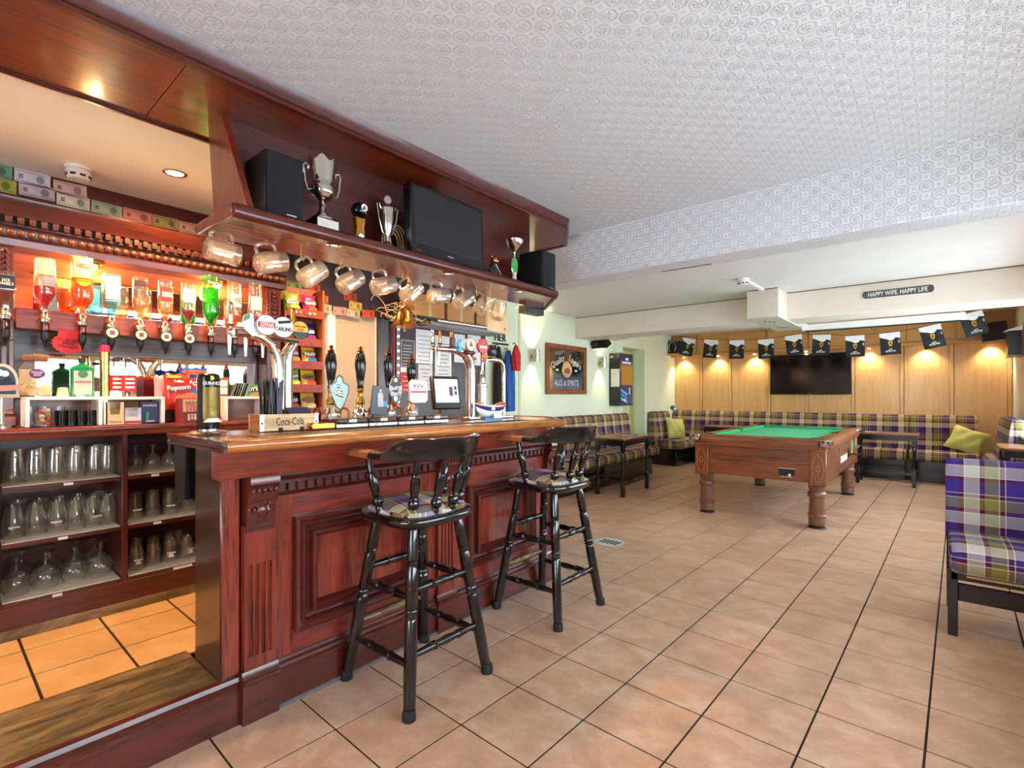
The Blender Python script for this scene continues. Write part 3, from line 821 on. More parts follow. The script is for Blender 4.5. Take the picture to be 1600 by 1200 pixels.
# ------------------------------------------------------------------ loose furniture
def lerp(a, b, t): return a + (b - a) * t
def sstep(t):
    t = max(0, min(1, t)); return t * t * (3 - 2 * t)
def superpad(mb, rx, ry, z0, h, e=.5, nu=36, nv=8):
    def fn(u, v):
        a = 2 * PI * u; c, s_ = math.cos(a), math.sin(a)
        px = rx * math.copysign(abs(c) ** e, c); py = ry * math.copysign(abs(s_) ** e, s_)
        k = math.cos(v * PI / 2) if v < 1 else 0
        return (px * k ** .45, py * k ** .45, z0 + h * math.sin(v * PI / 2))
    return mb.grid(fn, nu, nv)
def bar_stool(label, loc, rz=0):
    t = thing('bar_stool', label, 'bar stool', loc, rz, 'bar stools at the counter')
    ol = [(.215 * math.copysign(abs(math.cos(a)) ** .6, math.cos(a)), .22 * math.copysign(abs(math.sin(a)) ** .6, math.sin(a))) for a in [2 * PI * k / 40 for k in range(40)]]
    sm = MB()
    n = len(ol); rings = [(.90, .72), (.97, .728), (1.0, .74), (1.0, .752), (.97, .762), (.9, .766)]
    vs = [(x * k, y * k, z) for k, z in rings for x, y in ol]
    fs = [(i * n + j, i * n + (j + 1) % n, (i + 1) * n + (j + 1) % n, (i + 1) * n + j) for i in range(len(rings) - 1) for j in range(n)]
    fs += [tuple(range(n - 1, -1, -1)), tuple((len(rings) - 1) * n + j for j in range(n))]
    sm.add(vs, fs)
    obj('seat', sm, WBLK, t)
    obj('seat_pad', superpad(MB(), .185, .19, .764, .045, .55), PLAIDS, t, ang=80)
    LP = [(.013, 0), (.017, .02), (.021, .10), (.0215, .2), (.0185, .205), (.022, .215), (.0185, .225), (.019, .24), (.0225, .255), (.023, .45), (.0195, .46), (.0235, .47), (.0235, .478), (.0195, .487), (.024, .50), (.0195, .515), (.0225, .53), (.023, .8), (.021, .965)]
    tops = {}
    for sx in (-1, 1):
        for sy in (-1, 1):
            a = Vector((sx * .125, sy * .125, .73)); b = Vector((sx * .222, sy * .222, .0))
            tops[sx, sy] = (a, b)
            lg = obj('leg', MB().turned(a, lerp(a, b, .975), [(r_ * 1.15, q_) for r_, q_ in LP], 14), WBLK, t)
            q = MB(); q.lathe([(.026, 0), (.027, .008), (.026, .035), (.0225, .042)], (b.x, b.y, 0), 14)
            obj('rubber_foot', q, plain('#17181c', .7), lg)
    SP = [(.008, 0), (.010, .08), (.014, .3), (.011, .31), (.0155, .33), (.011, .36), (.015, .5), (.011, .64), (.0155, .67), (.011, .69), (.014, .7), (.010, .92), (.008, 1)]
    def at(k, z):
        a, b = tops[k]; return lerp(a, b, (a.z - z) / a.z)
    WORN = wood('worn_footrest', '#6a4a30', '#16110e', 'y', .35, .2, 3, wear='#c9b08a')
    for z0, z1, ks in ((.50, .50, ((-1, -1), (-1, 1))), (.47, .47, ((1, -1), (1, 1))), (.44, .44, ((-1, -1), (1, -1))), (.44, .44, ((-1, 1), (1, 1))),
                       (.255, .255, ((-1, -1), (-1, 1))), (.225, .225, ((1, -1), (1, 1))), (.19, .19, ((-1, -1), (1, -1))), (.19, .19, ((-1, 1), (1, 1)))):
        obj('stretcher', MB().turned(at(ks[0], z0), at(ks[1], z1), [(r_ * 1.3, q_) for r_, q_ in SP], 10), WORN if (z0 == .255) else WBLK, t)
    # captain's rail
    path = [(-.235, -.205), (-.18, -.215), (-.1, -.222), (0, -.226), (.05, -.224)]
    path += [(.05 + .20 * math.sin(a), -.224 * math.cos(a)) for a in [PI * k / 16 for k in range(1, 16)]]
    path += [(p[0], -p[1]) for p in path[4::-1]]
    N = len(path); vs = []
    for i, p in enumerate(path):
        s = i / (N - 1); c_ = sstep((.5 - abs(s - .5) - .19) / .1)
        a = Vector(path[max(0, i - 1)]); b = Vector(path[min(N - 1, i + 1)]); d = (b - a).normalized(); nn = Vector((d.y, -d.x))
        w = lerp(.036, .022, c_); z0 = 1.004; z1 = 1.036 + .058 * c_; ln = .016 * c_
        if i in (0, N - 1): w *= .6; z1 -= .006
        for (o, z) in ((-w, z0 + .004), (-w * .7, z0), (w * .7, z0), (w, z0 + .004), (w, lerp(z0, z1, .35)), (w * .9 + ln, z1 - .006), (w * .5 + ln, z1), (-w * .5 + ln, z1), (-w * .9 + ln, z1 - .006), (-w, lerp(z0, z1, .35))):
            vs.append((p[0] + nn.x * o, p[1] + nn.y * o, z))
    k = 10
    fs = [(i * k + j, i * k + (j + 1) % k, (i + 1) * k + (j + 1) % k, (i + 1) * k + j) for i in range(N - 1) for j in range(k)] + [tuple(range(k - 1, -1, -1)), tuple((N - 1) * k + j for j in range(k))]
    br_ = obj('back_rail', MB().add(vs, fs), WBLK, t, ang=50)
    GRIP = wood('worn_arm_grip', '#8a5630', '#2a1a10', 'x', .3, .4, 1.5)
    for idx in (range(0, 4), range(N - 4, N)):
        gv = []
        for i in idx:
            R_ = vs[i * k:(i + 1) * k]; cx = sum(p[0] for p in R_) / k; cy = sum(p[1] for p in R_) / k; cz = sum(p[2] for p in R_) / k
            gv += [(cx + (p[0] - cx) * 1.03, cy + (p[1] - cy) * 1.03, cz + (p[2] - cz) * 1.06) for p in R_]
        gf = [(i * k + j, i * k + (j + 1) % k, (i + 1) * k + (j + 1) % k, (i + 1) * k + j) for i in range(3) for j in range(k)] + [tuple(range(k - 1, -1, -1)), tuple(3 * k + j for j in range(k))]
        obj('worn_grip', MB().add(gv, gf), GRIP, br_, ang=50)
    SPN = [(.014, 0), (.015, .12), (.012, .15), (.0195, .19), (.021, .23), (.0195, .27), (.012, .31), (.0165, .34), (.0135, .36), (.018, .5), (.0175, .62), (.012, .70), (.015, .72), (.011, .76), (.011, 1)]
    for a in (-1.30, -.78, -.26, .26, .78, 1.30):
        ex, ey = math.cos(a), math.sin(a)
        b0 = (lerp(-.01, .17, ex), .175 * ey / 1.0 if abs(a) < 1 else .18 * ey, .755)
        tx = (.05 + .20 * ex) if abs(a) < 1 else -.02; ty = .224 * ey
        if abs(a) > 1: b0 = (-.03, .175 * math.copysign(1, a), .755); tx, ty = -.06, .222 * math.copysign(1, a)
        obj('spindle', MB().turned(b0, (tx, ty, 1.012), [(r_ * 1.2, q_) for r_, q_ in SPN], 12), WBLK, t)
    return t
s1 = bar_stool('worn black captain-style bar stool with tartan pad, nearer the camera at the bar', (-1.797, 1.453, 0))
dup(s1, (-1.787, 2.445, 0), None, 'worn black captain-style bar stool with tartan pad, further along by the bar end')

def sofa(label, loc, rz, L, mat, depth=.62, h=.975, ends=(1, 1), group='tartan bench sofas along the walls', seat_h=.455):
    t = thing('bench_sofa', label, 'sofa', loc, rz, group)
    a, b = -L / 2, L / 2
    def soft(prof, x0, x1, r):
        m = MB(); n = len(prof); cy = sum(p[0] for p in prof) / n; cz = sum(p[1] for p in prof) / n
        st = [(x0, 1 - r), (x0 + .012, 1 - r * .35), (x0 + .04, 1), (x1 - .04, 1), (x1 - .012, 1 - r * .35), (x1, 1 - r)]
        nx = max(2, int(L / .25)); mid = [(lerp(x0 + .04, x1 - .04, i / nx), 1 - (.004 if i % 2 else 0)) for i in range(1, nx)]
        st = st[:3] + mid + st[3:]
        vs = [(x, cy + (y - cy) * k, cz + (z - cz) * k) for x, k in st for y, z in prof]
        fs = [(i * n + j, (i + 1) * n + j, (i + 1) * n + (j + 1) % n, i * n + (j + 1) % n) for i in range(len(st) - 1) for j in range(n)]
        fs += [tuple(range(n)), tuple((len(st) - 1) * n + j for j in range(n - 1, -1, -1))]
        return m.add(vs, fs)
    d = depth
    seat = [(-d + .05, seat_h - .15), (-d + .01, seat_h - .13), (-d, seat_h - .075), (-d + .015, seat_h - .02), (-d + .06, seat_h), (-d * .5, seat_h + .012), (-.13, seat_h - .005), (-.10, seat_h - .15)]
    back = [(-.20, seat_h - .01), (-.19, .6), (-.165, .75), (-.15, h - .07), (-.135, h - .02), (-.09, h), (-.035, h - .005), (-.004, h - .04), (-.002, .6), (-.002, seat_h - .03), (-.1, seat_h - .06)]
    obj('seat', soft(seat, a + .01, b - .01, .10), mat, t, ang=60)
    obj('backrest', soft(back, a, b, .08), mat, t, ang=60)
    obj('plinth', MB().box(a + .03, b - .03, -d + .13, -.01, 0, seat_h - .14, .004), BLK, t)
    obj('plinth_rail', MB().box(a + .03, b - .03, -d + .12, -d + .13, seat_h - .30, seat_h - .285), plain('#2a2a2c', .3), t)
    return t
sofa('tartan bench sofa against green wall beneath the framed pub mirror', (-4.10, 6.22, 0), PI / 2, 3.0, PLAIDW, .68)
sofa('short tartan bench sofa in the far left corner by the doorway recess', (-4.10, 9.02, 0), PI / 2, .66, PLAIDW, .66)
sofa('narrow tartan sofa section in the corner left of the wall television', (-3.52, 9.97, 0), 0, 1.15, PLAIDW, .60)
sofa('long tartan sofa section on the oak wall beneath the television', (-1.64, 9.97, 0), 0, 2.56, PLAIDW, .60)
sofa('tartan sofa section at the right end of the oak panelled wall', (.04, 9.97, 0), 0, .78, PLAIDW, .60)
sofa('tartan bench sofa against the right wall in the far corner', (.785, 9.02, 0), -PI / 2, 1.5, PLAID, .34, .985)

def cushion(name, label, loc, rot, w, h, th, mat, cat):
    def side(sg):
        def fn(u, v):
            x, y = u * 2 - 1, v * 2 - 1
            k = (1 - abs(x) ** 3) * (1 - abs(y) ** 3)
            pin = 1 - .10 * (1 - abs(x * y)) * max(abs(x), abs(y)) ** 4
            wr = .012 * math.sin(9 * x + 4 * y) * k + .01 * math.sin(5 * y - 7 * x + 1) * k
            return (x * w / 2 * pin, sg * (th / 2 * k ** .6 + wr), y * h / 2 * pin)
        return fn
    m = MB(); m.grid(side(-1), 16, 16); m.grid(side(1), 16, 16)
    o = obj(name, m, mat, ang=80); o.location = loc; o.rotation_euler = rot
    return tag(o, label, cat, 'satin scatter cushions')
cushion('scatter_cushion', 'yellow-green satin cushion on the left corner sofa by the pool table', (-3.74, 9.12, .655), (-.35, .12, PI / 2 - .45), .42, .40, .14, CUSH, 'cushion')
cushion('scatter_cushion', 'yellow-green satin cushion on the far sofa at the right', (.30, 9.62, .63), (-.5, .35, -.15), .40, .38, .14, CUSH, 'cushion')

def pub_table(label, loc, rz, w, d, h=.735, turned=True):
    t = thing('pub_table', label, 'table', loc, rz, 'low pub tables')
    r = .05; pts = []
    for cx, cy, a0 in ((w / 2 - r, d / 2 - r, 0), (-w / 2 + r, d / 2 - r, PI / 2), (-w / 2 + r, -d / 2 + r, PI), (w / 2 - r, -d / 2 + r, 1.5 * PI)):
        pts += [(cx + r * math.cos(a0 + PI / 8 * k), cy + r * math.sin(a0 + PI / 8 * k)) for k in range(5)]
    obj('tabletop', MB().prism(pts, 'z', h - .025, h), TBLW, t)
    obj('edge_band', MB().prism([(x * 1.012, y * 1.012) for x, y in pts], 'z', h - .032, h - .012), wood('table_edge', '#4a2b18', '#20120a', 'x', .3, .3), t)
    ix, iy = w / 2 - .05, d / 2 - .05
    obj('apron', MB().box(-ix, ix, -iy - .01, -iy + .01, h - .10, h - .03).box(-ix, ix, iy - .01, iy + .01, h - .10, h - .03).box(-ix - .01, -ix + .01, -iy, iy, h - .10, h - .03).box(ix - .01, ix + .01, -iy, iy, h - .10, h - .03), BLK, t)
    for sx in (-1, 1):
        for sy in (-1, 1):
            m = MB().box(sx * ix - .024, sx * ix + .024, sy * iy - .024, sy * iy + .024, 0, .22, .003).box(sx * ix - .024, sx * ix + .024, sy * iy - .024, sy * iy + .024, h - .17, h - .03, .003)
            m.lathe([(.022, .22), (.014, .235), (.02, .25), (.023, .28), (.018, .33), (.015, .40), (.02, .43), (.015, .45), (.022, .47), (.022, h - .19), (.015, h - .18), (.022, h - .17)], (sx * ix, sy * iy, 0), 12)
            obj('leg', m, BLK, t)
    for sx in (-1, 1): obj('stretcher', MB().box(sx * ix - .012, sx * ix + .012, -iy + .024, iy - .024, .14, .175, .003), BLK, t)
    obj('stretcher', MB().box(-ix + .012, ix - .012, -.012, .012, .14, .175, .003), BLK, t)
    return t
pub_table('brown topped pub table with black turned legs before the green wall sofa', (-3.19, 6.02, 0), .05, .45, .86)
pub_table('brown topped pub table with black legs before the far sofa, right of pool table', (-.58, 9.0, 0), 0, .74, .46)
pub_table('brown topped pub table half hidden behind the pool table, in far left corner', (-2.86, 9.1, 0), 0, .62, .46)
pub_table('small brown topped table against the right wall behind the tartan bench seat', (.63, 7.45, 0), 0, .30, .62)

# ---- bench seat at the right edge
b = thing('high_back_bench', 'high-backed tartan bench seat on a black frame at the right edge', 'bench', (.03, 4.05, 0))
def softbox(w0, w1, prof, ax_r):
    m = MB(); n = len(prof); cy = sum(p[0] for p in prof) / n; cz = sum(p[1] for p in prof) / n
    st = [(w0, 1 - ax_r), (w0 + .008, 1 - ax_r * .55), (w0 + .025, 1 - ax_r * .15), (w0 + .05, 1), (w1 - .04, 1), (w1, 1 - ax_r)]
    vs = [(x, cy + (y - cy) * k, cz + (z - cz) * k) for x, k in st for y, z in prof]
    fs = [(i * n + j, (i + 1) * n + j, (i + 1) * n + (j + 1) % n, i * n + (j + 1) % n) for i in range(len(st) - 1) for j in range(n)]
    fs += [tuple(range(n)), tuple((len(st) - 1) * n + j for j in range(n - 1, -1, -1))]
    return m.add(vs, fs)
obj('seat', softbox(.012, .755, [(-.54, .335), (-.565, .355), (-.575, .40), (-.565, .45), (-.53, .482), (-.47, .492), (-.2, .485), (-.05, .47), (-.05, .33)], .16), PLAID, b, ang=60)
obj('backrest', softbox(.0, .755, [(-.115, .42), (-.11, .6), (-.095, .80), (-.085, .865), (-.06, .888), (-.02, .892), (.015, .88), (.025, .84), (.03, .40), (-.05, .38)], .07), PLAID, b, ang=60)
obj('seat_frame', MB().box(.02, .755, -.53, -.02, .30, .335), BLK, b)
for x in (.005, .715):
    obj('leg', MB().box(x, x + .042, -.53, -.488, 0, .34, .003), BLK, b)
    obj('leg', MB().box(x, x + .042, -.05, -.008, 0, .40, .003), BLK, b)
obj('front_rail', MB().box(.047, .715, -.525, -.50, .19, .28, .003), BLK, b)
obj('back_rail', MB().box(.047, .715, -.04, -.02, .19, .28, .003), BLK, b)
obj('tacks', MB().box(.08, .4, -.545, -.533, .322, .333), plain('#a98a50', .6), b)

# ---- pool table
pt = thing('pool_table', 'walnut coin-operated pool table with green baize on four turned legs', 'pool table', (-1.41, 6.62, 0))
hx_, hy = .605, 1.16
BL = plain('#c98f55', .5)
obj('body', MB().box(-hx_, hx_, -hy, hy, .435, .745, .003), WALN, pt)
obj('body_side', MB().box(hx_, hx_ + .002, -hy + .14, hy - .14, .445, .735), WALNY, pt)
obj('body_side', MB().box(-hx_ - .002, -hx_, -hy + .14, hy - .14, .445, .735), WALNY, pt)
obj('trim_line', MB().box(-hx_ - .006, hx_ + .006, -hy - .006, hy + .006, .745, .752), BL, pt)
for sx in (-1, 1):
    for sy in (-1, 1):
        c = obj('corner_panel', MB().box(sx * hx_ - sx * .13, sx * (hx_ + .008), sy * hy - sy * .13, sy * (hy + .010), .415, .742, .006), WALNZ, pt)
        obj('corner_cap', MB().lathe([(.0, .792), (.055, .792), (.06, .80), (.06, .845), (.05, .852), (1e-6, .853)], (sx * (hx_ + .005), sy * (hy + .01), 0), 16), SILVER, c)
        if sy < 0:
            e = MB()
            for rx, rz_ in ((.044, .125), (.018, .03)):
                e.tube([(sx * (hx_ - .06) + rx * math.cos(q), -hy - .0105, .578 + rz_ * math.sin(q)) for q in [2 * PI * k / 36 for k in range(36)]], .0016, 5, True)
            obj('inlay', e, BL, c)
        l_ = obj('leg', MB().lathe([(.072, .03), (.072, .10), (.078, .106), (.08, .125), (.072, .135), (.074, .14), (.066, .25), (.068, .29), (.078, .297), (.082, .33), (.074, .345), (.062, .355), (.072, .37), (.075, .435)], (sx * (hx_ - .085), sy * (hy - .10), 0), 22), wood('pool_leg', '#6f4a36', '#4a2e20', 'z', .3, .3), pt)
        obj('foot', MB().lathe([(.075, 0), (.078, .005), (.072, .012), (.05, .02), (.045, .031)], (sx * (hx_ - .085), sy * (hy - .10), 0), 20), plain('#20282c', .5), l_)
# rails with rounded outer edge
RP = [(-.10, .752), (.028, .752), (.034, .765), (.03, .78), (.035, .80), (.03, .825), (.012, .845), (-.02, .852), (-.10, .852)]
obj('top_rail', sweep(MB(), [(-hx_ + .06, -hy), (hx_ - .06, -hy)], RP), WALN, pt, ang=50)
obj('top_rail', sweep(MB(), [(hx_ - .06, hy), (-hx_ + .06, hy)], RP), WALN, pt, ang=50)
obj('top_rail', sweep(MB(), [(hx_, -hy + .06), (hx_, hy - .06)], RP), WALNY, pt, ang=50)
obj('top_rail', sweep(MB(), [(-hx_, hy - .06), (-hx_, -hy + .06)], RP), WALNY, pt, ang=50)
for sx in (-1, 1):
    for sy in (-1, 1): obj('corner_block', MB().box(sx * (hx_ - .065), sx * (hx_ + .015), sy * (hy - .065), sy * (hy + .015), .752, .846, .01), WALNZ, pt)
obj('playing_bed', MB().box(-hx_ + .10, hx_ - .10, -hy + .10, hy - .10, .74, .822), FELT_SHEEN, pt)
for (x0, x1, y0, y1) in ((-hx_ + .12, hx_ - .12, -hy + .10, -hy + .145), (-hx_ + .12, hx_ - .12, hy - .145, hy - .10)):
    obj('cushion_rail', MB().box(x0, x1, y0, y1, .82, .853, .006), FELT, pt)
for sx in (-1, 1):
    for (y0, y1) in ((-hy + .12, -.05), (.05, hy - .12)):
        obj('cushion_rail', MB().box(sx * (hx_ - .145), sx * (hx_ - .10), y0, y1, .82, .853, .006), FELT, pt)
for sx in (-1, 1):
    for y in (-hy + .10, 0, hy - .10):
        x = sx * (hx_ - (.10 if y else .085))
        obj('pocket', MB().lathe([(.045, .85), (.05, .853), (.052, .856), (.044, .856), (.04, .80)], (x, y, 0), 16, cap=False).lathe([(1e-6, .824), (.045, .824)], (x, y, 0), 16, cap=False), BLACK, pt)
hole = [(.20, .555), (.36, .555), (.335, .475), (.225, .475)]
obj('ball_return', MB().prism(hole, 'y', -hy - .002, -hy + .02), BLACK, pt)
obj('ball_return_rim', MB().tube([(x, -hy - .003, z) for x, z in hole], .007, 6, True), SILVER, pt)
obj('cue_ball', MB().ball((.305, -hy - .004, .493), .014), plain('#e8d89a', .3), pt)
cm = obj('coin_mechanism', MB().box(hx_, hx_ + .006, -.35, .45, .475, .70, .002), WALNY, pt)
obj('mechanism_frame', rings_x(MB(), hx_ + .006, -.36, .46, .47, .71, [(0, 0), (0, .006), (.012, .006), (.012, 0)]), STEEL, cm)
obj('instruction_plate', MB().box(hx_ + .006, hx_ + .009, -.25, .22, .545, .61), plain('#f1e6e2', .5), cm)
for k in range(3): obj('instruction_stripe', MB().box(hx_ + .009, hx_ + .0095, -.24, .21, .553 + k * .018, .561 + k * .018), plain(('#d0302a', '#e08a2a', '#5a3a9a')[k], .5), cm)
obj('coin_slide', MB().box(hx_ + .006, hx_ + .02, .29, .36, .56, .66, .004).box(hx_ + .02, hx_ + .11, .30, .35, .585, .60, .003), BLACK, cm)
obj('price_sticker', MB().box(hx_ + .002, hx_ + .004, .62, .74, .61, .72), plain('#3fae3a', .5), cm)
obj('price_sticker', MB().box(hx_ + .002, hx_ + .004, .64, .70, .55, .60), plain('#e8c23a', .5), cm)
# ------------------------------------------------------------------ things on the gantry shelf
R90 = PI / 2
SH = 1.982
TXW = plain('#f4f2ee', .6); TXK = plain('#111113', .6); TXR = plain('#c4202a', .6); TXG = plain('#c9a24a', .5)
def speaker(label, loc, rz, w=.155, h=.265, d=.19):
    t = thing('speaker', label, 'speaker', loc, rz, 'black bookshelf speakers')
    obj('cabinet', MB().box(-w / 2, w / 2, 0, d, 0, h, .003), plain('#0e0d0f', .5), t)
    obj('grille', MB().box(-w / 2 + .004, w / 2 - .004, -.012, 0, .004, h - .004, .004), plain('#17161b', .95), t)
    obj('badge', MB().box(.005, .045, -.0135, -.012, .018, .023), SILVER, t)
    return t
speaker('black bookshelf speaker at the near end of the gantry shelf', (-2.03, .955, SH), R90)
speaker('black bookshelf speaker at the far end of the gantry shelf', (-2.03, 2.765, SH), R90)
def lathe_obj(name, prof, mat, parent, c=(0, 0, 0), seg=20, **k):
    return obj(name, MB().lathe(prof, c, seg, **k), mat, parent)
# big silver cup
t = thing('trophy_cup', 'large silver trophy cup with scalloped rim and two scroll handles', 'trophy', (-2.11, 1.165, SH), R90)
obj('base', MB().box(-.055, .055, -.05, .05, 0, .07, .003), BLACK, t)
obj('plaque', MB().box(-.05, .05, -.0515, -.05, .006, .064), plain('#d8d0c2', .4), t)
lathe_obj('stem', [(.05, .07), (.05, .078), (.03, .088), (.026, .10), (.014, .115), (.012, .13), (.019, .14), (.012, .15), (.02, .158)], SILVER, t)
def cupfn(u, v):
    a = 2 * PI * u; prof = [(.004, .156), (.03, .166), (.048, .19), (.052, .215), (.046, .235), (.05, .26), (.062, .335)]
    f = v * 6; i = min(5, int(f)); r = lerp(prof[i][0], prof[i + 1][0], f - i); z = lerp(prof[i][1], prof[i + 1][1], f - i)
    return (r * math.cos(a), r * math.sin(a), z + (.012 * math.cos(6 * a) * max(0, v - .7) / .3 if v > .7 else 0))
obj('bowl', MB().grid(cupfn, 36, 18), SILVER, t)
for s in (-1, 1):
    obj('handle', MB().tube([(s * .048, 0, .20), (s * .07, 0, .19), (s * .082, 0, .225), (s * .085, 0, .26), (s * .09, 0, .29), (s * .078, 0, .305), (s * .064, 0, .295), (s * .066, 0, .28)], [.004, .005, .005, .006, .005, .005, .004, .003], 7), SILVER, t)
# eight ball trophy
t = thing('pool_trophy', 'small gold pool trophy topped by a black eight ball', 'trophy', (-2.11, 1.352, SH), R90)
obj('body', MB().prism([(-.034, 0), (.034, 0), (.024, .03), (.018, .085), (.026, .13), (-.026, .13), (-.018, .085), (-.024, .03)], 'y', -.014, .014), GOLD, t)
obj('cues', MB().tube([(-.02, -.016, .03), (.018, -.016, .13)], .003, 6).tube([(.02, -.016, .03), (-.018, -.016, .13)], .003, 6), plain('#b06a3a', .4), t)
obj('ball', MB().ball((0, 0, .168), .038, 20, 14), plain('#0c0c10', .12), t)
n = obj('number_spot', MB().lathe([(.017, 0), (1e-6, .001)], (.006, -.0375, .175), 16, 'y', cap=False), PAPER, t)
text('8', .012, .018, TXK, n, (.006, -.0395, .175))
n = obj('medal', MB().lathe([(.014, 0), (.014, .003), (1e-6, .004)], (0, -.021, .04), 14, 'y'), PAPER, t)
# lidded cup
t = thing('lidded_trophy', 'slim silver trophy with long handles and round medal top', 'trophy', (-2.11, 1.515, SH), R90)
obj('base', MB().box(-.04, .04, -.04, .04, 0, .032, .002), BLACK, t)
obj('plaque', MB().box(-.03, .03, -.0412, -.04, .004, .028), plain('#d8d0c2', .4), t)
lathe_obj('bowl', [(.034, .032), (.03, .044), (.012, .058), (.009, .085), (.02, .11), (.029, .15), (.034, .21), (.036, .222), (.03, .232), (.014, .242), (.008, .246)], SILVER, t)
obj('medal', MB().lathe([(.02, -.004), (.022, 0), (.02, .004)], (0, 0, .268), 18, 'y'), SILVER, t)
for s in (-1, 1):
    obj('handle', MB().tube([(s * .012, 0, .09), (s * .03, 0, .10), (s * .052, 0, .17), (s * .062, 0, .235), (s * .05, 0, .24), (s * .044, 0, .222), (s * .034, 0, .215)], .0035, 6), SILVER, t)
# cables
m = MB()
for k in range(4):
    m.tube([(-2.17 + .01 * k, 1.575 + .008 * k + .05 * math.sin(a), 2.06 + .065 * math.cos(a) + .008 * k) for a in [2 * PI * q / 24 for q in range(24)]], .004, 6, True)
o = obj('cable_coil', m, plain('#cbb083', .6)); tag(o, 'pale coiled cable tucked beside the gantry television', 'cable')
# tv on gantry
t = thing('small_television', 'small black flat television standing on the gantry shelf', 'television', (-2.03, 1.868, SH), R90)
obj('stand', MB().lathe([(.10, 0), (.10, .006), (.02, .012), (.015, .03)], (0, .05, 0), 24, sy=.6), BLACK, t)
m = MB(); m.x = Matrix.Translation((0, 0, .012)) @ Matrix.Rotation(-.03, 4, 'X'); m.box(-.268, .268, 0, .06, 0, .365, .006)
obj('case', m, plain('#0d0d10', .25), t)
m = MB(); m.x = Matrix.Translation((0, 0, .012)) @ Matrix.Rotation(-.03, 4, 'X'); m.box(-.243, .243, -.002, .001, .055, .345)
sc = obj('screen', m, plain('#1f1f21', .3), t)
obj('maker_badge', MB().box(-.022, .022, -.002, .004, .035, .042), SILVER, t)
obj('power_light', MB().box(-.225, -.205, -.001, .002, .03, .036), plain('#b02a3a', .4), t)
# figure + green trophy
t = thing('figure_trophy', 'small dark dog figurine trophy leaning with a cue', 'trophy', (-2.12, 2.31, SH), R90)
obj('body', MB().ball((0, 0, .045), .034, 14, 10, sz=1.3).ball((.0, 0, .095), .026, 12, 8).ball((-.03, -.005, .06), .018, 10, 8), plain('#2a2226', .4), t)
obj('head', MB().ball((.004, -.006, .128), .024, 14, 10).ball((.016, -.02, .122), .012, 10, 8).ball((-.014, 0, .15), .010, 8, 6).ball((.022, 0, .15), .010, 8, 6), COPPER, t)
obj('cue', MB().tube([(-.01, -.03, .10), (.075, -.03, .005)], .0035, 6), SILVER, t)
t = thing('disc_trophy', 'small silver goblet trophy with green disc on its stem', 'trophy', (-2.12, 2.515, SH), R90)
obj('base', MB().lathe([(.036, 0), (.036, .012), (.02, .03), (.012, .075), (.016, .09)], (0, 0, 0), 16), plain('#d8c8a8', .4), t)
obj('disc', MB().prism([(.028 * math.cos(a), .135 + .05 * math.sin(a)) for a in [2 * PI * k / 24 for k in range(24)]], 'y', -.006, .006), plain('#35a04a', .35), t)
obj('disc_rim', MB().tube([(.03 * math.cos(a), 0, .135 + .052 * math.sin(a)) for a in [2 * PI * k / 24 for k in range(24)]], .005, 6, True), SILVER, t)
lathe_obj('bowl', [(.008, .19), (.008, .22), (.012, .23), (.04, .25), (.058, .285), (.062, .30), (.056, .298), (.036, .258), (.01, .24)], SILVER, t)

# ------------------------------------------------------------------ glass tankards hanging from hooks
MUGG = glass('tankard_glass', '#fff9ee', 1.9, .72, .15)
def tankard():
    t = thing('glass_tankard', 'x', 'beer mug', (0, 0, 0), 0, 'glass tankards hanging under the gantry')
    m = MB(); seg = 20
    def ring(r, x, dim=0): return [(x, (r - (dim if k % 2 else 0)) * math.cos(2 * PI * k / seg), (r - (dim if k % 2 else 0)) * math.sin(2 * PI * k / seg) - .088) for k in range(seg)]
    rs = [ring(.030, -.062), ring(.040, -.060), ring(.046, -.050), ring(.048, -.035, .005), ring(.048, -.005, .007), ring(.047, .025, .005), ring(.045, .04), ring(.0455, .062), ring(.044, .064), ring(.041, .062), ring(.040, .03), ring(.039, -.045), ring(.02, -.05)]
    vs = [p for r in rs for p in r]
    fs = [(i * seg + k, i * seg + (k + 1) % seg, (i + 1) * seg + (k + 1) % seg, (i + 1) * seg + k) for i in range(len(rs) - 1) for k in range(seg)]
    fs += [tuple(range(seg)), tuple((len(rs) - 1) * seg + k for k in range(seg))]
    obj('body', m.add(vs, fs), MUGG, t, ang=30)
    obj('handle', MB().tube([(-.045, 0, -.046), (-.048, 0, -.026), (-.036, 0, -.008), (-.005, 0, -.004), (.028, 0, -.008), (.038, 0, -.026), (.036, 0, -.046)], .0075, 8), MUGG, t)
    return t
mug0 = tankard()
MUGS = [(.80, 1.86, -.08), (.998, 1.855, .30), (1.19, 1.836, .66), (1.39, 1.838, .62), (1.588, 1.85, .36), (1.772, 1.845, .70), (1.973, 1.855, .18), (2.172, 1.857, .55), (2.355, 1.855, .75), (2.505, 1.836, 1.3)]
ORD = ['first', 'second', 'third', 'fourth', 'fifth', 'sixth', 'seventh', 'eighth', 'ninth', 'tenth', 'eleventh', 'twelfth']
for k, (y, z, tl) in enumerate(MUGS):
    lb = 'dimpled glass tankard, %s from the left under the gantry shelf' % ORD[k]
    o = mug0 if k == 0 else dup(mug0)
    o['label'] = lb; o.location = (-2.25, y + .088 * -math.sin(tl) * 1, z + .088 * math.cos(tl)); o.rotation_euler = (0, -tl, R90)
    hz = o.location.z; hy = o.location.y
    obj('cup_hook', MB().tube([(-2.25 - GO[0], hy - GO[1], 1.938 - GO[2]), (-2.25 - GO[0], hy - GO[1], hz + .0 - GO[2]), (-2.25 - GO[0], hy + .008 - GO[1], hz - .012 - GO[2]), (-2.25 - GO[0], hy + .016 - GO[1], hz - .004 - GO[2])], .0025, 6), BRASS, ga)
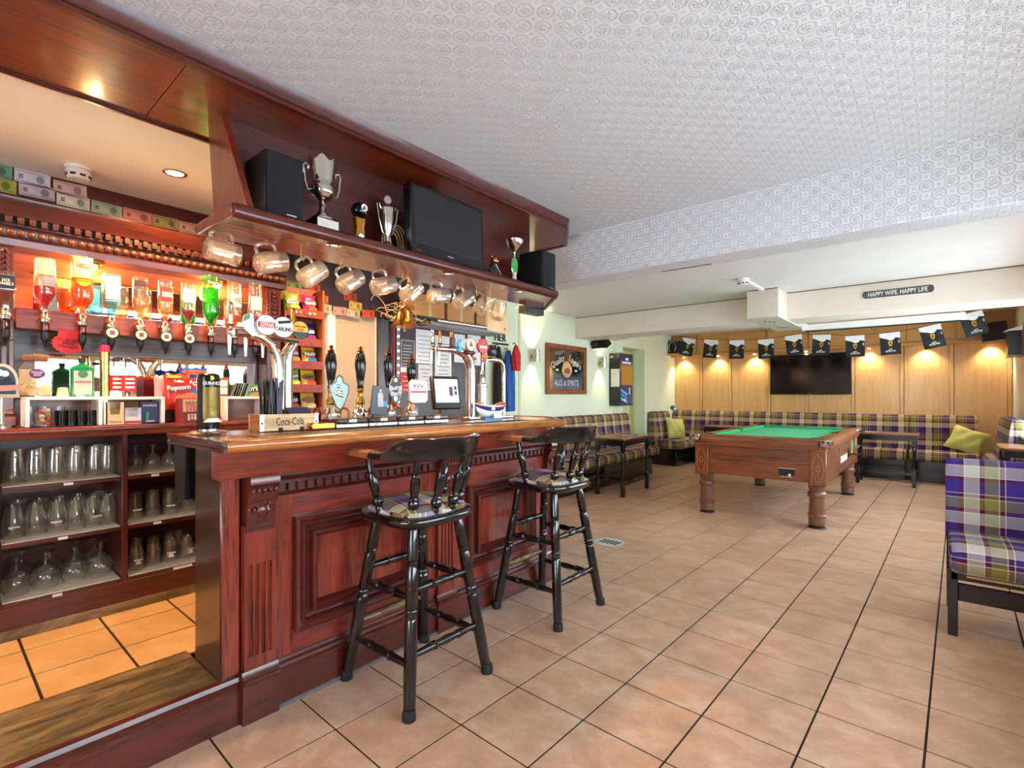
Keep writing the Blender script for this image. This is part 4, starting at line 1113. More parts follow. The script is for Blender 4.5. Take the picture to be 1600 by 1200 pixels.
# bell
t = thing('brass_bell', 'polished brass last-orders bell hanging beneath the gantry', 'bell', (-2.33, 1.79, 1.66))
lathe_obj('bell_body', [(.078, 0), (.08, .004), (.07, .014), (.052, .04), (.044, .075), (.036, .10), (.02, .112), (.008, .116), (.008, .135)], BRASS, t, seg=26)
obj('bracket', MB().tube([(0, 0, .13), (0, 0, .16), (.03, 0, .20), (.03, 0, .276)], .007, 8), BRASS, t)
obj('clapper', MB().tube([(0, 0, .03), (0, 0, -.018)], .003, 6).ball((0, 0, -.022), .009), BRASS, t)
# tan card
o = obj('hanging_card', MB().box(-.001, .001, -.135, .135, -.068, .068), plain('#d9b78e', .8)); o.location = (-2.42, 2.69, 1.79); o.rotation_euler = (0, 0, .15)
tag(o, 'plain tan paper card hanging at the far end of the gantry', 'card')
obj('seal', MB().lathe([(.012, 0), (1e-6, .001)], (.0015, .09, -.035), 12, 'x', cap=False), plain('#8a6a44', .6), o)
obj('tape', MB().box(-.001, .0015, -.12, .12, .066, .15), plain('#cfae86', .7), o)

# ------------------------------------------------------------------ things on the bar top
ZB = 1.1065
# stout font
t = thing('stout_font', 'black and gold cylindrical stout tap at the near end of the bar', 'beer tap', (-2.35, .784, ZB), R90)
lathe_obj('drip_base', [(.07, 0), (.072, .004), (.066, .01), (.04, .013), (.04, .02)], STEEL, t, seg=28)
lathe_obj('column', [(.042, .02), (.043, .03), (.043, .235), (.040, .248), (.03, .254), (1e-6, .256)], plain('#0b0a0c', .15), t, seg=32)
def arcpatch(r, z0, z1, a0, a1, n=10, c=(0, 0)):
    m = MB()
    vs = [(c[0] + r * math.cos(lerp(a0, a1, k / n)), c[1] + r * math.sin(lerp(a0, a1, k / n)), z) for z in (z0, z1) for k in range(n + 1)]
    return m.add(vs, [(k, k + 1, n + 2 + k, n + 1 + k) for k in range(n)])
obj('gold_panel', arcpatch(.0438, .055, .195, -PI / 2 - .75, -PI / 2 + .75), metal('dull_gold', '#85703c', .45), t)
obj('gold_foot', MB().prism([(-.035, .05), (.035, .05), (.02, .065), (-.02, .065)], 'y', -.05, -.038), metal('pale_gold', '#c9b98a', .3), t)
text('GUINNESS', .07, .014, TXW, t, (0, -.0445, .212))
obj('harp_emblem', MB().prism([(-.006, .226), (.006, .228), (.004, .24), (-.007, .243)], 'y', -.0445, -.042), GOLD, t)
# wooden crate with straws and napkins
t = thing('wooden_crate', 'small pale wooden condiment crate with a printed script logo', 'crate', (-2.30, 1.105, ZB), R90)
obj('front', MB().box(-.135, .135, -.012, 0, 0, .075, .001), CRATEW, t)
obj('back', MB().box(-.135, .135, .10, .112, 0, .075, .001), CRATEW, t)
for s in (-1, 1):
    obj('side', MB().box(s * .135, s * .123, 0, .10, 0, .075, .001), wood('crate_end', '#8a5a30', '#60391c', 'y', .6, 0), t)
    obj('metal_strap', MB().box(s * .137, s * .118, -.0135, -.012, 0, .076, .0005), STEEL, t)
    obj('rivet', MB().ball((s * .128, -.0138, .036), .005, 8, 5), plain('#2a2320', .5), t)
obj('floor_board', MB().box(-.123, .123, 0, .10, 0, .006), CRATEW, t)
for x in (-.055, .045): obj('slot', MB().box(x, x + .02, -.0125, -.011, 0, .014), plain('#2a160c', .8), t)
text('Coca-Cola', .13, .036, plain('#2c1c12', .7), t, (0, -.0128, .042))
sw = tag(obj('drinking_straws', MB(), BLACK), 'bundle of black drinking straws standing in the wooden crate', 'straws')
sw['kind'] = 'stuff'
sw.data = None if False else sw.data
m = MB(); rr = random.Random(3)
for k in range(34):
    x, y = rr.uniform(-.095, -.015), rr.uniform(.012, .09); dx, dy = rr.uniform(-.02, .015), rr.uniform(-.015, .015)
    m.tube([(x, y, .008), (x + dx, y + dy, .235 + rr.uniform(-.02, .01))], .0035, 5)
bpy.data.objects.remove(sw)
sw = obj('drinking_straws', m, plain('#141416', .35)); sw.location = (-2.30, 1.105, ZB); sw.rotation_euler = (0, 0, R90)
tag(sw, 'bundle of black drinking straws standing in the wooden crate', 'straws'); sw['kind'] = 'stuff'
o = obj('paper_napkins', MB().box(.006, .114, .012, .09, .008, .095, .004).box(.012, .106, .02, .08, .09, .104, .006), plain('#232844', .85)); o.location = (-2.30, 1.105, ZB); o.rotation_euler = (0, 0, R90)
tag(o, 'stack of navy paper napkins in the wooden crate', 'napkins')
# drip runners
RUN = wood('runner_wood', '#3a2018', '#1c0f0b', 'y', .3, .4)
for k in range(4):
    o = thing('drip_runner', ['dark drip tray section nearest the wooden crate on the bar', 'second dark drip tray section from the wooden crate on the bar', 'third dark drip tray section from the wooden crate on the bar', 'dark drip tray section closest to the lifeboat collecting box'][k], 'drip tray', (-2.27, 1.40 + k * .185, ZB), R90, 'drip trays in a row on the bar')
    obj('tray', MB().box(-.09, .09, -.03, .12, 0, .02, .003), STEEL, o)
    obj('cover', MB().box(-.088, .088, -.032, .118, .02, .046, .008), RUN, o)
    obj('name_plate', MB().box(-.022, .022, -.0335, -.032, .026, .042), plain('#c8c2b4', .4), o)
o = obj('brass_tray', MB().box(-.06, .06, -.03, .1, 0, .03, .004), BRASS); o.location = (-2.27, 1.245, ZB); o.rotation_euler = (0, 0, R90)
tag(o, 'short brass drip tray between the crate and the hand pumps', 'drip tray')
# hand pumps
def hand_pump(label, y, htop, clip):
    t = thing('hand_pump', label, 'beer pump', (-2.42, y, ZB), R90, 'cask ale hand pumps')
    lathe_obj('base', [(.055, 0), (.057, .01), (.045, .02), (.04, .03), (.046, .045), (.04, .058), (.042, .07), (.03, .085), (.022, .10), (.018, .115)], CHROME if clip != 'tin' else STEEL, t)
    lathe_obj('brass_collar', [(.018, .11), (.026, .12), (.024, .135), (.016, .15), (.014, .18), (.02, .19), (.016, .20)], BRASS, t)
    H_ = htop - ZB
    lathe_obj('handle', [(.015, .195), (.019, .205), (.015, .215), (.021, .25), (.029, H_ - .11), (.03, H_ - .08), (.024, H_ - .035), (.015, H_ - .02)], plain('#0c0c0e', .14), t, seg=18)
    lathe_obj('finial', [(.016, H_ - .022), (.019, H_ - .016), (.012, H_ - .008), (.010, H_ - .004), (.013, H_ + .004), (.008, H_ + .012), (1e-6, H_ + .014)], COPPER, t)
    return t
p1_ = hand_pump('black-handled hand pump with ornate silver shield clip, nearest the crate', 1.384, 1.518, 1)
p2_ = hand_pump('black-handled hand pump without a clip, second from the crate', 1.559, 1.524, 0)
p3_ = hand_pump('black-handled hand pump with dark shield clip, third from the crate', 1.744, 1.533, 1)
p4_ = hand_pump('black-handled hand pump with white square clip, nearest the till', 1.91, 1.502, 1)
def clipshape(pts, parent, mat, th=.012, rim=None, y=-.055):
    o = obj('pump_clip', MB().prism(pts, 'y', y - th, y), mat, parent)
    if rim: obj('clip_rim', MB().tube([(px, y - th, pz) for px, pz in pts], .004, 6, True), rim, o)
    return o
sh = [(0, .285), (.016, .272), (.02, .25), (.052, .232), (.05, .20), (.036, .16), (.02, .125), (0, .108), (-.02, .125), (-.036, .16), (-.05, .20), (-.052, .232), (-.02, .25), (-.016, .272)]
c = clipshape([(x + .01, z - .02) for x, z in sh], p1_, plain('#9fc2bd', .35), rim=SILVER)
for q in range(7):
    obj('relief', MB().ball((.01 + .026 * math.cos(q * 2.4) * (q / 7), -.068, .175 + .04 * math.sin(q * 2.4) * (q / 7)), .011, 8, 6, sy=.4), SILVER, c)
sh2 = [(0, .27), (.02, .262), (.028, .24), (.04, .225), (.036, .17), (.022, .13), (0, .115), (-.022, .13), (-.036, .17), (-.04, .225), (-.028, .24), (-.02, .262)]
c = clipshape(sh2, p3_, plain('#33343a', .4), rim=STEEL)
text('Butty\nBach', .075, .058, TXW, c, (.002, -.0685, .19), tilt=.12, bold=.01)
obj('emblem', MB().lathe([(.012, 0), (.012, .003)], (0, -.069, .248), 14, 'y'), STEEL, c)
obj('emblem', MB().prism([(-.014, .155), (.014, .155), (.012, .135), (0, .124), (-.012, .135)], 'y', -.0695, -.067), STEEL, c)
oc = [(.05, .252), (.066, .235), (.066, .135), (.05, .12), (-.05, .12), (-.066, .135), (-.066, .235), (-.05, .252)]
c = clipshape(oc, p4_, plain('#ece6e2', .5), rim=plain('#cfc8c2', .4))
text('REV', .075, .022, plain('#4a4a50', .6), c, (0, -.0678, .215))
text('JAMES', .04, .007, plain('#8a6a6a', .6), c, (0, -.0678, .196))
obj('clip_band', MB().box(-.06, .06, -.0685, -.067, .176, .188), plain('#b8555e', .5), c)
# swan necks
for k, (y, lb) in enumerate(((1.30, 'left of the first hand pump'), (1.452, 'between the first and second hand pumps'), (1.625, 'between the second and third hand pumps'), (1.80, 'between the third and fourth hand pumps'))):
    o = obj('swan_neck', MB().tube([(0, .03, 0), (0, .03, .06), (0, .025, .082), (0, .01, .094), (0, -.008, .092), (0, -.02, .078), (0, -.026, .04)], .0065, 8), COPPER); o.location = (-2.40, y, ZB); o.rotation_euler = (0, 0, R90 + (.5 if k % 2 else .3))
    tag(o, 'copper swan-neck beer spout ' + lb, 'spout', 'copper swan necks')
# leaflet stand
t = thing('leaflet_stand', 'small black tilted leaflet card on a stand among hand pumps', 'leaflet', (-2.30, 1.59, ZB), R90 - .1)
obj('stand', MB().prism([(-.035, 0), (.035, 0), (.022, .06), (-.022, .06)], 'y', 0, .04), BLACK, t)
m = MB(); m.x = Matrix.Translation((0, 0, .055)) @ Matrix.Rotation(.12, 4, 'Y'); m.box(-.05, .05, -.004, .004, 0, .155, .002)
cd = obj('card', m, plain('#15151a', .3), t)
obj('pictured_figure', MB().ball((.012, -.006, .185), .009, 8, 6, sy=.3).prism([(-.004, .175), (.026, .175), (.03, .10), (-.004, .10)], 'y', -.0065, -.004), plain('#b9b6ba', .5), cd)
obj('blue_square', MB().box(.03, .052, -.0065, -.004, .10, .13), plain('#2f93c9', .5), cd)
# ---- left tap tower
def tap(parent, x, y, z, hh, hmat=CHROME, lean=0):
    o = obj('tap', MB().tube([(x, y, z), (x, y + .045, z), (x, y + .05, z - .03), (x, y + .05, z - .10)], [.011, .011, .010, .006], 10).ball((x, y + .03, z + .004), .017, 12, 8).lathe([(.011, z - .018), (.014, z), (.011, z + .02)], (x, y + .045, 0), 12), CHROME, parent)
    obj('tap_handle', MB().lathe([(.007, z + .015), (.009, z + .03), (.012, z + .04), (.010, z + .055), (.011, z + .06), (.0115, z + hh - .01), (.007, z + hh)], (x, y + .035, 0), 12), hmat, o)
    obj('tap_ring', MB().lathe([(.0125, z + .032), (.0125, z + .042)], (x, y + .035, 0), 12), BLACK, o)
    return o
def badge(parent, x, y, z, r, mat, rim=CHROME, sx=1):
    o = obj('badge', MB().lathe([(r, 0), (r * .98, -.006), (1e-6, -.007)], (x, y, z), 28, 'y', cap=False).lathe([(r, 0), (r, .012), (1e-6, .012)], (x, y, z), 28, 'y', cap=False), mat, parent)
    obj('badge_rim', MB().tube([(x + r * math.cos(a), y - .003, z + r * math.sin(a)) for a in [2 * PI * k / 28 for k in range(28)]], .003, 6, True), rim, o)
    return o
FO = (-2.47, 1.10, ZB)
t = thing('tap_tower', 'curved chrome tap tower with three round beer badges, behind the crate', 'beer font', FO, R90)
obj('pillar', MB().tube([(.03, 0, 0), (.03, 0, .30), (.022, 0, .36), (-.005, 0, .41), (-.05, 0, .44), (-.1, 0, .452)], [.026, .026, .025, .024, .022, .02], 14), CHROME, t)
obj('pillar', MB().tube([(.075, .01, 0), (.075, .01, .33), (.085, .01, .38), (.12, .01, .43)], [.032, .032, .028, .02], 16), STEEL, t)
obj('pillar_foot', MB().lathe([(.06, 0), (.06, .01), (.04, .02)], (.05, 0, 0), 20, sx=1.4), CHROME, t)
obj('manifold', MB().tube([(-.16, 0, .452), (-.05, 0, .452), (.05, 0, .445), (.13, 0, .44)], .02, 12), wood('font_bar', '#7a4a26', '#3a2010', 'x', .25, .5), t)
tap(t, -.172, 0, .452, .145); tap(t, -.10, .0, .448, .10, BRASS); tap(t, -.02, .0, .446, .10); tap(t, .125, 0, .442, .165, BRASS)
hb = obj('badge', MB().prism([(-.145, .50), (-.14, .53), (-.115, .545), (-.09, .535), (-.075, .545), (-.05, .535), (-.045, .50), (-.06, .46), (-.10, .435), (-.135, .465)], 'y', -.035, -.025), plain('#c9d6dc', .4), t)
obj('badge_leaf', MB().prism([(-.145, .50), (-.14, .53), (-.115, .545), (-.115, .52)], 'y', -.0365, -.035).prism([(-.10, .53), (-.075, .545), (-.085, .515), (-.095, .51)], 'y', -.037, -.035), plain('#3c8a55', .4), hb)
obj('badge_drop', MB().prism([(-.098, .54), (-.08, .535), (-.086, .51), (-.095, .505)], 'y', -.0375, -.036), TXR, hb)
b1 = badge(t, -.045, -.045, .494, .047, plain('#dfe2e4', .35))
obj('badge_band', MB().box(-.085, -.005, -.0535, -.051, .482, .508), TXR, b1)
text('STELLA\nARTOIS', .066, .021, TXW, b1, (-.045, -.0545, .495), bold=.01)
b2 = badge(t, .035, -.045, .492, .05, plain('#e4e6e8', .35))
text('CARLING', .078, .02, TXK, b2, (.035, -.0530, .482), bold=.02)
obj('badge_bar', MB().prism([(.01, .505), (.07, .515), (.068, .528), (.008, .518)], 'y', -.054, -.051), TXK, b2)
b3 = badge(t, .118, -.045, .487, .043, plain('#d9a62a', .35), BLACK)
text('THATCHERS', .06, .009, plain('#3a2a10', .5), b3, (.118, -.053, .503)); text('Gold', .03, .014, TXR, b3, (.118, -.053, .488))
obj('badge_foot', MB().prism([(.118 + .041 * math.cos(a), .487 + .041 * math.sin(a)) for a in [PI * 1.08 + (PI * .84) * k / 12 for k in range(13)]], 'y', -.0535, -.051), plain('#12301a', .4), b3)
# ---- right tap tower (arched)
FO2 = (-2.45, 2.60, ZB)
t = thing('arched_tap_tower', 'twin arched chrome tap tower with red badge beside the till', 'beer font', FO2, R90)
obj('arch', MB().tube([(-.16, 0, 0), (-.16, 0, .34), (-.175, 0, .40), (-.215, 0, .445), (-.28, 0, .462), (-.36, 0, .464), (-.46, 0, .46)], [.032, .032, .034, .034, .028, .018, .016], 16), CHROME, t)
obj('arch', MB().tube([(.185, 0, 0), (.185, 0, .33), (.175, 0, .385), (.14, 0, .415), (.08, 0, .42), (-.0, 0, .415)], [.014, .014, .015, .015, .018, .018], 14), CHROME, t)
obj('arch_cap', MB().ball((-.2, -.01, .452), .04, 16, 10, sx=1.7, sz=.5), wood('font_cap', '#6a2a22', '#3a1410', 'x', .2, .6), t)
obj('centre_tube', MB().lathe([(.03, 0), (.03, .22), (.034, .225), (.034, .24), (.02, .25), (.014, .30), (.02, .31), (.012, .34)], (-.02, .02, 0), 18), STEEL, t)
obj('base_plate', MB().box(-.22, .24, -.05, .06, 0, .014, .003), STEEL, t)
for x, hh, mt_ in ((-.47, .13, CHROME), (-.405, .125, COPPER), (-.305, .13, COPPER)): tap(t, x, 0, .462, hh, mt_)
tap(t, .01, .0, .41, .05); tap(t, -.1, .01, .415, .05)
obj('badge', MB().box(-.38, -.33, -.04, -.02, .475, .54, .008), plain('#4a2024', .3), t)
obj('badge', MB().tube([(-.30, -.03, .45), (-.285, -.03, .48), (-.305, -.03, .50), (-.29, -.03, .53)], .014, 8), plain('#3aa6dc', .3), t)
b1 = badge(t, -.21, -.05, .505, .045, plain('#c9c2a8', .35), BLACK); text('&', .03, .03, TXK, b1, (-.21, -.058, .505))
b2 = badge(t, -.092, -.05, .502, .05, plain('#b8202c', .3), plain('#8a1620', .4)); text('MADRI', .07, .02, TXW, b2, (-.092, -.0585, .495), bold=.015)
obj('badge_tree', MB().prism([(-.1, .515), (-.084, .515), (-.086, .53), (-.092, .54), (-.098, .53)], 'y', -.0585, -.056), plain('#7aa03a', .4), b2)
obj('badge', MB().lathe([(.03, .44), (.036, .46), (.036, .50), (.03, .52)], (.035, -.02, 0), 16), plain('#1a1416', .25), t)
obj('orange_knob', MB().ball((-.05, -.03, .43), .022, 12, 8), plain('#d9702a', .4), t)
# lifeboat box
t = thing('lifeboat_collection_box', 'orange, blue and white lifeboat-shaped charity collecting box on the bar', 'charity box', (-2.20, 2.375, ZB), R90)
obj('stand', MB().box(-.07, .09, -.02, .03, 0, .022, .002), plain('#3a78a8', .4), t)
def hull(s0, s1, mat, name):
    m = MB(); nl = 20
    def fn(u, v):
        x = lerp(-.15, .15, u); w = .05 * (1 - abs(2 * u - 1) ** 2.6) + .004; sh_ = .018 * (2 * u - 1) ** 2; k = lerp(s0, s1, v)
        zb = .02 + .05 * abs(2 * u - 1) ** 3; zt = .095 + sh_
        ang = k
        return (x, None, None) if False else (x * (.86 + .14 * k), -w * (k ** .45), lerp(zb, zt, k))
    m.grid(fn, nl, 6)
    def fn2(u, v):
        p = fn(u, v); return (p[0], -p[1], p[2])
    m.grid(fn2, nl, 6)
    return obj(name, m, mat, t)
hull(.0, .55, plain('#eeeeee', .3), 'lower_hull'); hull(.55, .82, plain('#22357e', .35), 'blue_band'); hull(.82, .9, TXR, 'red_line'); hull(.9, 1.0, plain('#eeeeee', .3), 'gunwale')
obj('deck', MB().grid(lambda u, v: (lerp(-.148, .148, u), lerp(-1, 1, v) * (.05 * (1 - abs(2 * u - 1) ** 2.6) + .003), .092 + .018 * (2 * u - 1) ** 2), 16, 2), plain('#cfc8bc', .5), t)
for x0, x1 in ((-.145, -.075), (.075, .145)):
    obj('end_box', MB().grid(lambda u, v, x0=x0, x1=x1: (lerp(x0, x1, u), lerp(-1, 1, v) * .042 * (1 - abs(2 * (lerp(x0, x1, u) + .15) / .3 - 1) ** 2.6 * .9), .098 + .022 * math.sin(PI * lerp(.15, .85, u)) * (1 - .3 * (2 * v - 1) ** 2)), 8, 6), plain('#e07828', .4), t)
obj('label_card', MB().box(-.03, .045, -.056, -.053, .018, .045), PAPER, t)
obj('flag_patch', MB().prism([(-.045, .067), (-.015, .067), (-.015, .088), (-.045, .088)], 'y', -.052, -.047), plain('#c8d0e0', .4), t)
# till
t = thing('till_screen', 'black touch-screen till with a lit white display behind the bar', 'till', (-2.93, 2.66, 1.10), R90 - .12)
LEDG = thing('back_ledge', 'brown wooden ledge carrying the till behind the bar', 'ledge', (-3.05, 2.85, .167))
obj('body', MB().box(-.22, .2, -.55, .45, 0, .88), MAHD, LEDG); obj('top', MB().box(-.24, .22, -.56, .47, .88, .92, .005), MAH, LEDG)
obj('foot', MB().prism([(-.08, -.06), (.08, -.06), (.10, .09), (-.10, .09)], 'z', 0, .02).box(-.04, .04, .02, .06, .02, .12), plain('#5a4a38', .5), t)
m = MB(); m.x = Matrix.Translation((0, 0, .06)) @ Matrix.Rotation(-.16, 4, 'X'); m.box(-.13, .13, -.02, .02, 0, .26, .008); obj('case', m, BLACK, t)
def emis_scr():
    m, tt, b = base('lit_screen'); setp(b, hx('#e8e4e0'), .3); b.inputs['Emission Color'].default_value = hx('#e6e2de'); b.inputs['Emission Strength'].default_value = .8
    v = noise(tt, coords(tt, 'UV'), 8, 2); tt.links.new(ramp(tt, v, [(.3, '#dcd8d4'), (.7, '#f2f0ee')]), b.inputs['Emission Color'])
    return m
m = MB(); m.x = Matrix.Translation((0, 0, .06)) @ Matrix.Rotation(-.16, 4, 'X'); m.box(-.108, .108, -.022, -.019, .05, .235); sc = obj('display', m, emis_scr(), t)
m = MB(); m.x = Matrix.Translation((0, 0, .06)) @ Matrix.Rotation(-.16, 4, 'X'); m.box(.02, .055, -.0235, -.022, .10, .175); obj('screen_tile', m, plain('#6a4a6a', .4), sc)
for a, b_ in ((.07, .15), (.07, .11)):
    m = MB(); m.x = Matrix.Translation((0, 0, .06)) @ Matrix.Rotation(-.16, 4, 'X'); m.box(a, a + .025, -.0235, -.022, b_, b_ + .03); obj('screen_tile', m, plain('#3a3a44', .4), sc)
# ------------------------------------------------------------------ bottles on optics
AMB = glass('amber_chamber', '#d98a2a', 1, .6)
OPM = MB()
def optic(parent, z0, medal):
    obj('optic_collar', MB().lathe([(.012, z0 + .185), (.016, z0 + .175), (.019, z0 + .15), (.024, z0 + .145), (.024, z0 + .13), (.018, z0 + .125)], (0, 0, 0), 14), CHROME, parent)
    obj('optic_chamber', MB().lathe([(.016, z0 + .125), (.017, z0 + .085), (.014, z0 + .075)], (0, 0, 0), 12), AMB, parent)
    obj('optic_spigot', MB().lathe([(.017, z0 + .078), (.018, z0 + .05), (.013, z0 + .03), (.007, z0 + .02), (.005, z0)], (0, 0, 0), 12).box(-.03, .03, -.006, .0, z0 + .028, z0 + .034), BLACK, parent)
    obj('optic_clamp', MB().box(-.014, .014, .012, .055, z0 + .13, z0 + .16, .003), BLACK, parent)
    if medal:
        q = obj('medallion', MB().lathe([(.029, .0), (.029, -.006), (1e-6, -.0065)], (0, -.018, z0 + .10), 22, 'y', cap=False), plain('#e9ddc8', .4), parent)
        obj('medallion_rim', MB().tube([(.029 * math.cos(a), -.021, z0 + .10 + .029 * math.sin(a)) for a in [2 * PI * k / 24 for k in range(24)]], .005, 6, True), BLACK, q)
        obj('medallion_print', MB().box(-.011, .011, -.0255, -.024, z0 + .088, z0 + .112), plain('#7a4a44', .5), q)
def optic_bottle(label, y, ztop, r, gl, liq, lvl, lab, txt=None, medal=False, square=False, labz=(.45, .8), lcol=TXK, X=-3.405, zo=1.505):
    t = thing('spirit_bottle', label, 'bottle', (X, y, zo), R90, 'spirit bottles on the optic rail')
    z0 = 1.69 - 1.505; h = ztop - zo
    seg = 4 if square else 22; k = 1.28 if square else 1; a0 = PI / 4 if square else 0
    prof = [(.012, z0 - .01), (.013, z0 + .02), (.016, z0 + .028), (r * .55, z0 + .045), (r * .92, z0 + .07), (r, z0 + .085), (r, h - .012), (r * .93, h - .003), (r * .5, h)]
    obj('glass', MB().lathe([(q * k, z) for q, z in prof], (0, 0, 0), seg, a0=a0), gl, t, ang=40)
    if liq:
        lz = z0 + .03 + (h - z0 - .05) * lvl
        pr = [(.009, z0), (.011, z0 + .025), (r * .5, z0 + .047), (r * .86, z0 + .072), (r * .93, z0 + .088)]
        pr = [p for p in pr if p[1] < lz] + [(r * .93 if lz > z0 + .09 else r * .7, lz), (1e-6, lz)]
        obj('liquid', MB().lathe([(q * k, z) for q, z in pr], (0, 0, 0), seg, a0=a0), liq, t, ang=40)
    if lab:
        za, zb = lerp(z0 + .085, h, labz[0]), lerp(z0 + .085, h, labz[1])
        if square: l_ = obj('paper_label', MB().box(-r * .8, r * .8, -r * .93, -r * .91, za, zb), lab, t)
        else: l_ = obj('paper_label', arcpatch(r + .001, za, zb, -PI / 2 - .95, -PI / 2 + .95), lab, t)
        if txt: text(txt, r * 1.35, min(.03, (zb - za) * .6), lcol, l_, (0, -r * (1.03 if not square else .95) - .0015, (za + zb) / 2))
    optic(t, 0, medal)
    return t
GC = glass('bottle_clear', '#fffaf2', 1.4, .8, .04)
def liq(n, c): return glass('liquid_' + n, c, .25, .85, .12)
optic_bottle('square whiskey bottle with black label on the left column optic', .258, 1.86, .037, GC, liq('whisky', '#d8842a'), .8, plain('#15151a', .5), "JACK\nDANIEL'S", False, True, (.0, .75), TXW)
optic_bottle('half-empty bottle of red spirit, leftmost on the optic rail', .399, 1.955, .041, GC, liq('red', '#e0242c'), .42, plain('#c9b09a', .6), None, False, False, (.5, .95))
optic_bottle('large amber spiced rum bottle under the left brass lamp', .542, 1.99, .047, glass('bottle_amber', '#ffecd0', 1.2, .8, .04), liq('amber', '#f0a04a'), .62, plain('#e6cfb0', .6), 'Captain\nMorgan', False, False, (.55, .95))
optic_bottle('pale blue square gin bottle on the optic rail', .662, 1.92, .039, glass('bottle_blue', '#b0e4f0', 1.2, .8, .08), None, 0, plain('#cfe9ea', .5), None, True, True, (.05, .9))
optic_bottle('clear gin bottle with dark band label beside the blue bottle', .791, 1.93, .038, GC, liq('clear', '#f6d9b0'), .5, plain('#4a2a30', .5), None, True, False, (.62, .84), TXW)
optic_bottle('clear vodka bottle with red label on the optic rail', .910, 1.935, .038, GC, liq('clear', '#f6d9b0'), .4, plain('#c8302a', .5), 'SMIRNOFF', True, False, (.18, .7), TXW)
optic_bottle('clear bottle with a little red liqueur and white label', 1.027, 1.94, .038, GC, liq('red', '#e0242c'), .28, plain('#e8d8c8', .5), None, True, False, (.25, .75))
optic_bottle('large bright green liqueur bottle under the right brass lamp', 1.148, 2.0, .045, glass('bottle_green', '#a8f08a', 1.1, .8, .06), liq('green', '#48c83a'), .78, plain('#3a4a34', .5), 'Sourz', False, False, (.74, .86), TXW)
optic_bottle('amber whisky bottle with white label near the right column', 1.285, 1.976, .039, GC, liq('amber', '#d8842a'), .3, plain('#f0e2cc', .6), 'STIL', False, False, (.25, .65))
optic_bottle('amber spirit bottle with cream label at the right column', 1.41, 1.997, .041, GC, liq('amber', '#d8842a'), .3, plain('#ecdcc2', .6), None, False, False, (.2, .6))
# red price star
pts = []
for k in range(36):
    a = 2 * PI * k / 36; q = 1 if k % 2 else .90; pts.append((.066 * q * math.cos(a), .052 * q * math.sin(a)))
o = obj('price_star', MB().prism([(p[0], p[1]) for p in pts], 'y', -.0015, 0), plain('#e0222a', .6)); o.location = (-3.442, .49, 1.535); o.rotation_euler = (0, .12, R90)
tag(o, 'bright red star-shaped handwritten price card under the bottle rail', 'price card')
text('PICKLED\nEGGS\n60p each', .075, .05, TXK, o, (0, -.0025, 0)); obj('star_tab', MB().box(-.045, .045, -.001, .0, .03, .075), plain('#e0222a', .6), o)

# ------------------------------------------------------------------ risers and goods on the back bar worktop
WT = 1.117
def riser(label, y0, y1, h=.143, d=.17):
    t = thing('display_riser', label, 'riser', (-3.33, (y0 + y1) / 2, WT), R90, 'white display risers')
    w = (y1 - y0) / 2
    obj('top', MB().box(-w, w, -.09, d - .09, h - .014, h, .002), WHITE, t)
    for s in (-1, 1): obj('side', MB().box(s * w, s * (w - .016), -.09, d - .09, 0, h - .014, .002), WHITE, t)
    return t
riser('white display riser on the left end of the back bar worktop', .31, .595)
riser('white display riser in the middle of the back bar worktop', .60, .865)
riser('white display riser on the right of the back bar worktop', 1.17, 1.42)
RT = WT + .143 + .001
# pickled egg jar
t = thing('pickled_egg_jar', 'large glass jar of pickled eggs on the left riser', 'jar', (-3.33, .355, RT), R90)
lathe_obj('jar_glass', [(.052, 0), (.06, .008), (.062, .02), (.062, .13), (.056, .15), (.042, .168), (.04, .18)], CLEAR, t, seg=26)
lathe_obj('lid', [(.045, .172), (.047, .175), (.047, .196), (.043, .2), (1e-6, .2)], plain('#8a5a34', .45), t, seg=26)
for k in range(7):
    a = k * 1.05; obj('egg', MB().ball((.033 * math.cos(a) * (k < 6), .033 * math.sin(a) * (k < 6), .032 + (k == 6) * .035), .025, 12, 8, sz=1.15), plain('#e2c69a', .4), t)
lb_ = obj('paper_label', MB().prism([(.028 * math.cos(a), .11 + .024 * math.sin(a)) for a in [2 * PI * k / 20 for k in range(20)]], 'y', -.0645, -.060), plain('#6a1f78', .5), t)
text('PICKLED\nEGGS', .04, .022, TXW, lb_, (0, -.066, .11))
obj('side_label', arcpatch(.0625, .06, .13, -PI / 2 - 1.2, -PI / 2 - .3), plain('#c9b89a', .6), t)
o = lathe_obj('candle_pot', [(.026, 0), (.020, .045), (.01, .047), (1e-6, .047)], plain('#e2cfa8', .5), None, seg=18); o.location = (-3.33, .455, RT); tag(o, 'small cream conical pot between egg jar and green bottle', 'pot')
